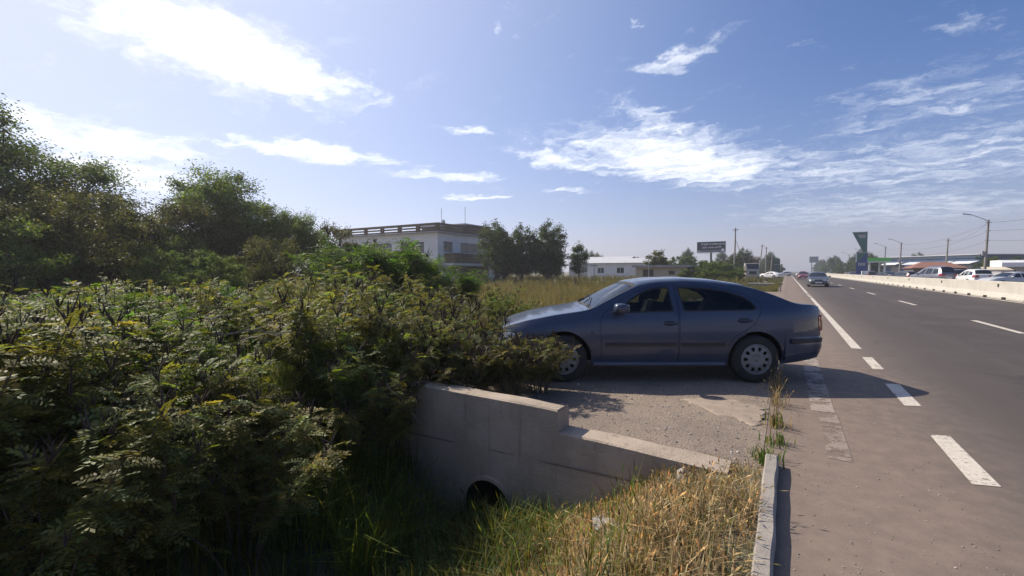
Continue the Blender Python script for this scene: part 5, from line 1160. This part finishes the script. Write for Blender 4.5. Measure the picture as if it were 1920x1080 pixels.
# ---- grasses
def blades(P, L, w, lean, col, g, head=False, mat=None):
    """P base points; each blade is a bent two-step strip; returns MB"""
    n = len(P); an = g.uniform(0, 2*np.pi, n); d = np.stack([np.cos(an), np.sin(an), 0*an], 1); s = np.stack([-np.sin(an), np.cos(an), 0*an], 1)
    if isinstance(lean, tuple): bend = g.uniform(lean[0], lean[1], n)[:, None]
    else: bend = np.full((n, 1), lean)
    L = L[:, None]; up = np.array([0, 0, 1.]); w = np.broadcast_to(w, (n,))[:, None]
    m1 = P+up*L*.55+d*L*bend*.25; tp = P+up*L*(1-.35*bend)+d*L*bend*.9
    V = np.stack([P-s*w, P+s*w, m1+s*w*.75, m1-s*w*.75, tp], 1).reshape(-1, 3); i = np.arange(n)*5
    mb = MB(); C = np.repeat(col, 5, 0); mb.V.append(V); mb.C.append(C); mb.n = len(V)
    mb.F += [np.stack([i, i+1, i+2, i+3], 1), np.stack([i+3, i+2, i+4], 1)]; mb.M += [np.zeros(n, int)]*2
    if head:
        k = g.uniform(size=n) < head; mb.leaves((tp-(tp-m1)*.18)[k], unit(tp-m1)[k], s[k], (L[k, 0]*.16+.02), np.full(k.sum(), .012), col=(col*np.array([1.15, 1.05, .9]))[k])
        mb.leaves((tp-(tp-m1)*.18)[k], unit(tp-m1)[k], d[k], (L[k, 0]*.16+.02), np.full(k.sum(), .010), col=(col*np.array([1.1, 1., .85]))[k])
    return mb
def scatter(n, x0, x1, y0, y1, g, clump=0., keep=None):
    X = g.uniform(x0, x1, n); Y = g.uniform(y0, y1, n)
    if clump:
        c = max(1, n//clump); cx_, cy_ = g.uniform(x0, x1, c), g.uniform(y0, y1, c); i = g.integers(0, c, n); X = cx_[i]+g.normal(0, .07, n); Y = cy_[i]+g.normal(0, .07, n)
    if keep is not None: k = keep(X, Y); X, Y = X[k], Y[k]
    return X, Y
g6 = np.random.default_rng(4)
STRAW = (.44, .335, .19); STRAW2 = (.30, .225, .11); GRS = (.125, .142, .038); GRD = (.075, .095, .024)
# straw-coloured verge between the kerb and the ditch
k_v = lambda X, Y: (X < -.13) & (X > -2.2) & (Y < np.where(X > -.64, 3.86, 3.54)) & (g6.uniform(size=len(X)) < sstep(X, -2.4, -1.4))
X, Y = scatter(25000, -2.2, -.13, -.2, 3.9, g6, 14, k_v); n = len(X); gm = (g6.uniform(size=n) < .16+.5*sstep(np.sin(X*2.9+.4)*np.sin(Y*2.1+1.1), .35, .8))[:, None]
mb = blades(np.stack([X, Y, terrain(X, Y)-.01], 1), g6.uniform(.06, .30, n)*(1-.65*sstep(Y, 2.9, 3.5))*(.75+.35*np.sin(X*5+Y*3.1)*np.sin(Y*4.3-X)), .0030, (.05, .95), np.where(gm, shade((.16, .155, .05), n, .3, .15, g6), shade(STRAW, n, .38, .12, g6))*(1-.45*sstep(np.sin(X*3.7+1)*np.sin(Y*2.9+.6), .25, .7))[:, None], g6, .35)
mb.build('dry_verge_grass', M['leaf_dry'], col=True, label='dry straw coloured grass on the verge beside the kerb', category='grass', kind='stuff')
# green grass down in the ditch and at the foot of the wall
X, Y = scatter(26000, -3.6, -.7, -.4, 3.55, g6, 26, lambda X, Y: (X < -.25) & (g6.uniform(size=len(X)) < (.08+.92*sstep(-X, 1.1, 2.0))*(1-.75*sstep(-X, 2.2, 3.0)))); n = len(X)
mb = blades(np.stack([X, Y, terrain(X, Y)-.01], 1), g6.uniform(.12, .46, n)*(1-.6*sstep(Y, 2.9, 3.45)*sstep(X, -1.9, -1.3))*(1+.35*np.exp(-((X+2.1)**2+(Y-3.1)**2)/.12)), .0042, (.15, 1.0), shade(GRS, n, .4, .25, g6)*(1-.3*sstep(np.sin(X*4+2)*np.sin(Y*3.3), .1, .6))[:, None], g6, .08)
mb.build('ditch_grass', M['leaf'], col=True, label='green grass growing down in the ditch', category='grass', kind='stuff')
# tall grass on the far bank, under and between the shrubs
X, Y = scatter(26000, -8.5, -3.3, -1.5, 6.5, g6, 30, lambda X, Y: (Y < 3.55) | (X < -4.4)); n = len(X)
mb = blades(np.stack([X, Y, terrain(X, Y)-.01], 1), g6.uniform(.25, .85, n), .0045, (.1, .8), shade(GRD, n, .4, .25, g6), g6, .12)
mb.build('bank_grass', M['leaf'], col=True, label='tall green grass on the far ditch bank between the shrubs', category='grass', kind='stuff')
# long grass tufts in the gap, sunlight put into their lighter colour
X, Y = scatter(3600, -5.2, -2.75, 2.25, 3.2, g6, 60); n = len(X)
mb = blades(np.stack([X, Y, terrain(X, Y)-.01], 1), g6.uniform(.3, .8, n), .0045, (.2, 1.0), shade((.16, .19, .035), n, .3, .15, g6), g6, .1)
mb.build('long_grass_tufts', M['leaf'], col=True, label='long green grass tufts, coloured lighter as if sunlit, in the gap of the thicket', category='grass', kind='stuff')
# the field behind
def field(n, x0, x1, y0, y1, h, w, col, clump, keep=None):
    X, Y = scatter(n, x0, x1, y0, y1, g6, clump, keep); m_ = len(X)
    return blades(np.stack([X, Y, terrain(X, Y)-.02], 1), g6.uniform(.5, 1.1, m_)*h, w, (.05, .7), shade(col, m_, .3, .15, g6), g6, .3)
out_drive = lambda X, Y: (X < -3.4-.02*Y) & ~((Y < 10.4) & (X > -5.6))
field(60000, -22, -3.4, 6.5, 34, .75, .006, (.21, .185, .075), 40, out_drive).build('field_grass', M['leaf_dry'], col=True, label='tall yellowing grass covering the field behind the car', category='grass', kind='stuff')
field(50000, -60, -3.4, 30, 85, 1.0, .016, (.16, .15, .062), 40, lambda X, Y: (X < -3.4) & ~((X < -35.5) & (X > -55) & (Y > 42) & (Y < 58)) & ~((X > -18.6) & (X < -11.2) & (Y > 63.4))).build('far_field_grass', M['leaf_dry'], col=True, label='rough yellow green grass of the far field by the houses', category='grass', kind='stuff')
field(14000, -4.5, -.66, 37.8, 60, .40, .008, (.16, .155, .055), 60).build('far_verge_grass', M['leaf_dry'], col=True, label='green and straw grass on the far verge past the driveway', category='grass', kind='stuff')
field(9000, -5.5, -.66, 60, 130, .5, .014, (.15, .15, .055), 60).build('distant_verge_grass', M['leaf_dry'], col=True, label='rough grass along the distant verge by the poles', category='grass', kind='stuff')
# dried weeds growing out of the kerb line
for q, (x, y, h, green) in enumerate([(-.07, 6.45, .42, 0), (-.06, 5.72, .30, 0), (-.06, 4.95, .26, .3), (-.05, 4.45, .15, .9), (-.10, 3.95, .16, .9), (-.16, 4.02, .12, .7)]):
    n = 46; P = np.stack([x+g6.normal(0, .045, n), y+g6.normal(0, .07, n), np.full(n, -.005)], 1); c = shade(STRAW2, n, .3, .1, g6); kk = g6.uniform(size=n) < green; c[kk] = shade((.09, .14, .025), kk.sum(), .3, .1, g6)
    t_ = thing('weed_tuft', (0, 0, 0), label=['tallest dry weed tuft at the road edge by the rear wheel', 'dry weed tuft on the gravel edge beside the concrete patch', 'low dry weed tuft between the concrete patch and kerb', 'small bright green weed at the gravel edge', 'green weed sprouting at the end of the kerb', 'tiny weed on the gravel beside the kerb end'][q], category='weed')
    P2 = P; blades(P2, g6.uniform(.35, 1, n)*h, .0035 if not green else .006, (.1, .9), c, g6, .6 if not green else 0).build('blades', M['leaf_dry'], t_, col=True)['kind'] = 'stuff'
# bare sticks poking out of the thicket
for q, (p0, p1) in enumerate([((-4.15, .55, -.1), (-3.3, 1.05, .35)), ((-4.5, 3.2, .75), (-3.9, 3.4, 1.0)), ((-3.45, 3.2, .3), (-3.2, 3.42, -.05)), ((-4.6, 1.9, .9), (-3.85, 2.5, .92)), ((-4.9, 1.0, .5), (-4.2, 1.25, .62))]):
    a, b = np.array(p0), np.array(p1); t = np.linspace(0, 1, 6)[:, None]; P = a+(b-a)*t+g6.normal(0, .02, (6, 3)); mb = MB().tube(P, np.linspace(.009, .004, 6), 5)
    mb.tube(np.stack([P[3], P[3]+(b-a)*.25+np.array([.05, .02, .08])]), [.004, .002], 4)
    mb.build('bare_stick', M['dead_stem'], label='bare pale stick poking out of the dark thicket', category='stick', group='bare sticks in the thicket')

for q in range(16):
    x = g6.uniform(-7.5, -3.6); y = g6.uniform(.2, 4.2); z = g6.uniform(.4, 1.15); a_ = g6.uniform(0, 6.28); L = g6.uniform(.35, .8); d = np.array([math.cos(a_)*.8, math.sin(a_)*.8, g6.uniform(-.1, .7)])
    t = np.linspace(0, 1, 6)[:, None]; P = np.array([x, y, z])+d*L*t+g6.normal(0, .025, (6, 3)); mb = MB().tube(P, np.linspace(.006, .002, 6), 5)
    for j in (2, 3, 4): mb.tube(np.stack([P[j], P[j]+d*.12+g6.normal(0, .07, 3)]), [.003, .0012], 4)
    mb.build('dead_twig', M['dead_stem'], label='forked dead grey twig among the shrubs of the thicket', category='twig', group='dead twigs among the shrubs')
# ---- trees
def tree_mesh(seed, H, lobes, nclump, leaves, lsize, col, trunk=.16, ragged=.5):
    """trunk with limbs reaching leaf clumps that fill several lobes (cx, cy, cz, rx, ry, rz)"""
    g = np.random.default_rng(seed); tr, lf = MB(), MB(); lobes = np.array(lobes, float); wgt = lobes[:, 3]*lobes[:, 4]*lobes[:, 5]; ids = g.choice(len(lobes), nclump, p=wgt/wgt.sum())
    u = unit(g.normal(size=(nclump, 3)))*(g.uniform(0.05, 1, (nclump, 1))**.42); C = lobes[ids, :3]+u*lobes[ids, 3:]; C[:, 2] = np.maximum(C[:, 2], .25)
    zt = H*.72; tp = np.stack([np.linspace(0, g.normal(0, .25), 7), np.linspace(0, g.normal(0, .25), 7), np.linspace(-.3, zt, 7)], 1)+g.normal(0, .04, (7, 3)); tr.tube(tp, np.linspace(trunk, trunk*.25, 7), 8, cap=False)
    for k in range(nclump):
        c = C[k]; z = np.clip(c[2]-np.hypot(c[0], c[1])*.8-g.uniform(0, .5), .2, zt*.95); i = (z+.3)/(zt+.3)*6; a = tp[int(i)]+(tp[min(6, int(i)+1)]-tp[int(i)])*(i-int(i))
        t = np.linspace(0, 1, 5)[:, None]; m_ = (a+c)/2+np.array([0, 0, .12*np.linalg.norm(c-a)])+g.normal(0, .06, 3); P = a*(1-t)**2+2*m_*t*(1-t)+c*t*t; L = np.linalg.norm(c-a)
        tr.tube(P, np.linspace(min(trunk*.5, .012*L+.012), .006, 5), 4, cap=False)
    npc = leaves//nclump; rad = g.uniform(.5, 1.2, nclump)*H*.066; i = np.repeat(np.arange(nclump), npc); n = len(i)
    off = g.normal(size=(n, 3))*np.array([1, 1, .62])*rad[i][:, None]*.75
    outd = unit(C-lobes[ids, :3]+np.array([0, 0, .15])); k = g.uniform(size=n) < .20; spray = g.uniform(0, 1, n)**1.2*(rad[i]*(1.1+1.5*ragged)); sd_ = unit(outd[i]+np.repeat(g.normal(0, .5, (nclump*4, 3)), (npc+3)//4, 0)[:n] if False else outd[i]+g.normal(0, .22, (n, 3)))
    off = np.where(k[:, None], sd_*spray[:, None]+off*.22, off); P = C[i]+off; P[:, 2] = np.maximum(P[:, 2], .08)
    A = unit(g.normal(size=(n, 3))*np.array([1, 1, .6])+np.array([0, 0, -.25])); S = unit(np.cross(A, g.normal(size=(n, 3)))); cl = np.exp(g.normal(0, .22, nclump))[i][:, None]
    lf.leaves(P, A, S, g.uniform(.7, 1.3, n)*lsize, g.uniform(.7, 1.2, n)*lsize*.55, col=shade(col, n, .25, .12, g)*cl)
    return tr.mesh('trunk', M['bark'], smooth=True), lf.mesh('crown', M['leaf'], col=True)
def put_tree(meshes, x, y, name, rz=0., sc=1., z=0., **tags):
    o = thing(name, (x, y, z), rz, **tags); o.scale = (sc, sc, sc) if np.isscalar(sc) else sc
    obj('trunk', meshes[0], o); f = obj('crown', meshes[1], o); f['kind'] = 'stuff'
    return o
DK = (.075, .105, .036); MG = (.095, .13, .04); RB = (.088, .088, .042)
T_a = tree_mesh(31, 8.0, [(0, 0, 5.2, 2.0, 2.0, 2.3), (.6, .6, 3.2, 2.4, 2.4, 1.8), (-.8, .3, 6.6, 1.2, 1.2, 1.2)], 150, 44000, .12, DK, .17, .7)
T_b = tree_mesh(32, 7.0, [(0, 0, 4.4, 2.5, 2.5, 2.1), (1.0, 1.6, 3.8, 1.5, 1.7, 1.3), (-.3, -.6, 5.6, 1.3, 1.3, 1.1)], 150, 44000, .12, MG, .16, .4)
T_c = tree_mesh(33, 5.5, [(0, 0, 3.2, 2.2, 2.2, 2.0), (.5, -1.0, 2.0, 2.0, 2.0, 1.5)], 110, 34000, .11, RB, .12, .7)
T_d = tree_mesh(34, 4.2, [(0, 0, 2.3, 1.8, 1.8, 1.7), (1.0, .5, 1.5, 1.4, 1.4, 1.2)], 90, 30000, .10, MG, .10, .5)
put_tree(T_a, -25.3, 4.4, 'tree', 1.2, .98, label='tallest ragged dark tree at the edge of the thicket', category='tree')
put_tree(T_a, -25.0, 6.9, 'tree', 3.4, (1.0, 1.0, .76), label='lower dark tree leaning on the tallest ragged tree', category='tree')
put_tree(T_b, -25.4, 12.6, 'tree', .4, 1.0, label='broad rounded tree standing alone above the thicket', category='tree')
put_tree(T_b, -23.6, 15.2, 'tree', 2.6, (.62, .62, .72), label='smaller tree beside the broad rounded tree, towards the villa', category='tree')
put_tree(T_c, -24.4, 9.4, 'tree', 2.0, (1.1, 1.1, .90), label='dark reddish brown bushy tree between the two tall trees', category='tree')
for q, (x, y, s) in enumerate([(-18.6, 3.6, .72), (-19.5, 5.2, .80), (-20.6, 2.4, .95), (-21.8, 9.2, .70), (-22.4, 12.4, .62), (-22.0, 15.6, .55), (-20.4, 17.2, .55), (-22.5, 19.4, .6), (-17.5, 6.6, .55), (-15.4, 7.4, .5), (-16.2, 9.6, .52), (-14.2, 11.4, .5), (-12.4, 12.8, .45), (-24.0, 17.5, .85), (-22.0, 18.6, .75), (-24.2, 8.2, 1.0), (-23.8, 10.8, .9), (-20.0, 20.6, .7), (-18.2, 19.4, .6)]):
    put_tree((T_d, T_c)[q % 3 == 1], x, y, 'bushy_tree', q*1.1, s, label='low bushy dark green tree behind the roadside thicket', category='tree', group='low bushy trees behind the thicket')
T_e = tree_mesh(41, 7.2, [(0, 0, 4.2, 2.0, 2.0, 2.7), (.9, .9, 3.0, 1.7, 1.7, 2.1)], 95, 17000, .20, (.048, .068, .022), .16, .5)
T_f = tree_mesh(42, 6.5, [(0, 0, 4.6, 1.5, 1.5, 1.7), (.6, 0, 2.6, 1.0, 1.0, 1.2)], 45, 7000, .20, (.048, .068, .022), .14, .8)
for q, (x, y, s, m_, l) in enumerate([(-28.6, 43.6, 1.0, T_e, 'dense tree right beside the white villa'), (-26.4, 45.6, .95, T_e, 'second dense tree beside the white villa, towards the road'), (-24.4, 48.4, 1.03, T_e, 'airy crowned tree between the villa and the long white house'), (-22.0, 52, .76, T_f, 'thin tall tree in front of the long white house'), (-29.6, 46.8, .85, T_e, 'dense tree hiding the villa balcony end'), (-25.2, 50.5, .8, T_e, 'lower tree filling the gap in the row by the villa')]):
    put_tree(m_, x, y, 'garden_tree', q*1.4, s, label=l, category='tree')
WILL = tree_mesh(43, 4.8, [(0, 0, 3.3, 1.7, 1.7, 1.4), (0, 0, 2.2, 2.0, 2.0, 1.2)], 45, 8000, .22, (.085, .085, .035), .14, .9)
put_tree(WILL, -18.6, 76.5, 'weeping_tree', 0, 1.0, label='pale weeping tree behind the beige garage', category='tree')
T_g = tree_mesh(44, 5.0, [(0, 0, 3.0, 2.2, 2.2, 1.9), (.8, 0, 1.8, 2.0, 2.0, 1.4)], 50, 8000, .24, (.075, .105, .028), .14, .4)
for q, (x, y, s) in enumerate([(-20.4, 93, .95), (-17.6, 96, 1.0), (-15.2, 95, .85), (-22.6, 99, .8), (-13.2, 97, .7)]):
    put_tree(T_g, x, y, 'garden_tree', q*1.2, s, label='fresh green tree behind the beige garage', category='tree', group='green trees behind the garage')
for q, (x, y, s) in enumerate([(-10.8, 66, .55), (-10.2, 71, .62), (-9.2, 67, .5), (-9.6, 76, .66), (-8.6, 73, .58), (-8.0, 80, .62), (-7.6, 88, .55), (-11.4, 80, .70), (-9.3, 86, .72), (-6.6, 104, .5), (-7.2, 52, .34), (-8.0, 56, .38), (-6.2, 57.5, .34), (-9.2, 60, .42), (-7.6, 63, .40), (-5.6, 66, .36), (-6.4, 73, .42), (-10.6, 58, .40)]):
    put_tree(T_g, x, y, 'verge_shrub', q*2.1, (s*1.05, s*1.05, s), label='large olive green shrub between the garage and the utility pole', category='shrub', group='large shrubs between garage and pole')
put_tree(T_e, -9.2, 122, 'dark_tree', 1, .98, label='dark tree standing behind the white truck', category='tree')
put_tree(T_e, -10.8, 118, 'dark_tree', 2, .80, label='dark lower tree behind the shrubs by the billboard', category='tree')
put_tree(T_g, 35.5, 131, 'pale_tree', 1, (1.25, 1.25, 1.0), label='pale greyish tree behind the large lamp post', category='tree')
put_tree(T_g, 39, 128, 'pale_tree', 2.2, .95, label='second pale tree towards the brown roofed house', category='tree')
put_tree(T_e, 21.5, 172, 'station_tree', 0, .95, label='tree rising above the green fuel canopy', category='tree')
fr = np.random.default_rng(8)
FARL = [(fr.uniform(-3, 2)-4-40*q/40., 190+q*14) for q in range(14)]+[(-9-fr.uniform(0, 22), 150+q*12) for q in range(12)]
FARR = [(19+fr.uniform(0, 6), 185+q*11) for q in range(26)]+[(27+fr.uniform(0, 25), 220+q*15) for q in range(14)]
for q, (x, y) in enumerate(FARL+FARR):
    put_tree((T_e, T_g)[q % 2], x, y, 'distant_tree', q*.7, fr.uniform(.75, 1.35)*(1.0 if y < 300 else 1.25), label='distant roadside tree on the skyline left of the road' if q < len(FARL) else 'distant roadside tree beyond the fuel station', category='tree', group='distant trees beside the road')
for q in range(34):
    x = fr.uniform(-170, -40); y = fr.uniform(70, 190)
    put_tree((T_e, T_g)[q % 2], x, y, 'distant_tree', q*.9, fr.uniform(.7, 1.1), label='distant tree on the far side of the field', category='tree', group='distant trees across the field')

# ---- loose stones on the gravel and the dusty road edge
def stones(n, x0, x1, y0, y1, s0, s1, zf, g):
    ph = (1+5**.5)/2; I = unit(np.array([(-1, ph, 0), (1, ph, 0), (-1, -ph, 0), (1, -ph, 0), (0, -1, ph), (0, 1, ph), (0, -1, -ph), (0, 1, -ph), (ph, 0, -1), (ph, 0, 1), (-ph, 0, -1), (-ph, 0, 1)]))
    T = np.array([(0,11,5),(0,5,1),(0,1,7),(0,7,10),(0,10,11),(1,5,9),(5,11,4),(11,10,2),(10,7,6),(7,1,8),(3,9,4),(3,4,2),(3,2,6),(3,6,8),(3,8,9),(4,9,5),(2,4,11),(6,2,10),(8,6,7),(9,8,1)])
    X, Y = g.uniform(x0, x1, n), g.uniform(y0, y1, n); s = s0+(s1-s0)*g.uniform(size=n)**4; V = I[None]*s[:, None, None]*g.uniform(.6, 1.2, (n, 1, 3))*np.array([1, 1, .6])*g.uniform(.8, 1.15, (n, 12, 1))
    V = V+np.stack([X, Y, zf(X, Y)+s*.15], 1)[:, None]
    mb = MB(); mb.V.append(V.reshape(-1, 3)); mb.n = n*12; mb.C.append(np.repeat(shade((.27, .235, .20), n, .35, .05, g), 12, 0)); mb.F.append((T[None]+np.arange(n)[:, None, None]*12).reshape(-1, 3)); mb.M.append(np.zeros(n*20, int))
    return mb
M['stone'] = leafmat('loose_stone', .0, .9, (1, 1, 1), .2)
stones(3200, -2.9, -.15, 3.85, 8.5, .003, .016, drive_z, g6).build('gravel_stones', M['stone'], col=True, label='loose pale stones scattered on the gravel driveway', category='gravel', kind='stuff')
stones(3200, -.02, 1.0, 1.2, 9.5, .0012, .0075, lambda X, Y: X*0+.001, g6).build('shoulder_stones', M['stone'], col=True, label='loose grit scattered on the dusty road edge by the kerb', category='gravel', kind='stuff')
# rubble and litter in the dry verge
for q, (x, y, s) in enumerate([(-.95, 2.75, .11), (-1.12, 3.05, .09), (-.62, 3.42, .10)]):
    g_ = np.random.default_rng(q+50); mb = stones(1, x-.01, x+.01, y-.01, y+.01, s, s+.001, lambda X, Y: terrain(X, Y), g_); mb.build('broken_concrete_lump', M['concrete'], label='broken concrete lump half hidden in the dry verge grass', category='rubble', group='concrete lumps in the verge')

# ------------------------------------------------------------------ thin summer haze
m, t, b, o = nodes('summer_haze'); t.nodes.remove(b)
pv_ = N(t, 'ShaderNodeVolumePrincipled'); pv_.inputs['Color'].default_value = (.90, .92, .97, 1); pv_.inputs['Density'].default_value = HAZE; pv_.inputs['Anisotropy'].default_value = .45
t.links.new(pv_.outputs[0], o.inputs['Volume'])
MB().box(-650, 650, -60, 1000, -2.3, 16.0).build('haze', m, label='thin bright summer haze over the road and fields', category='haze', kind='stuff')
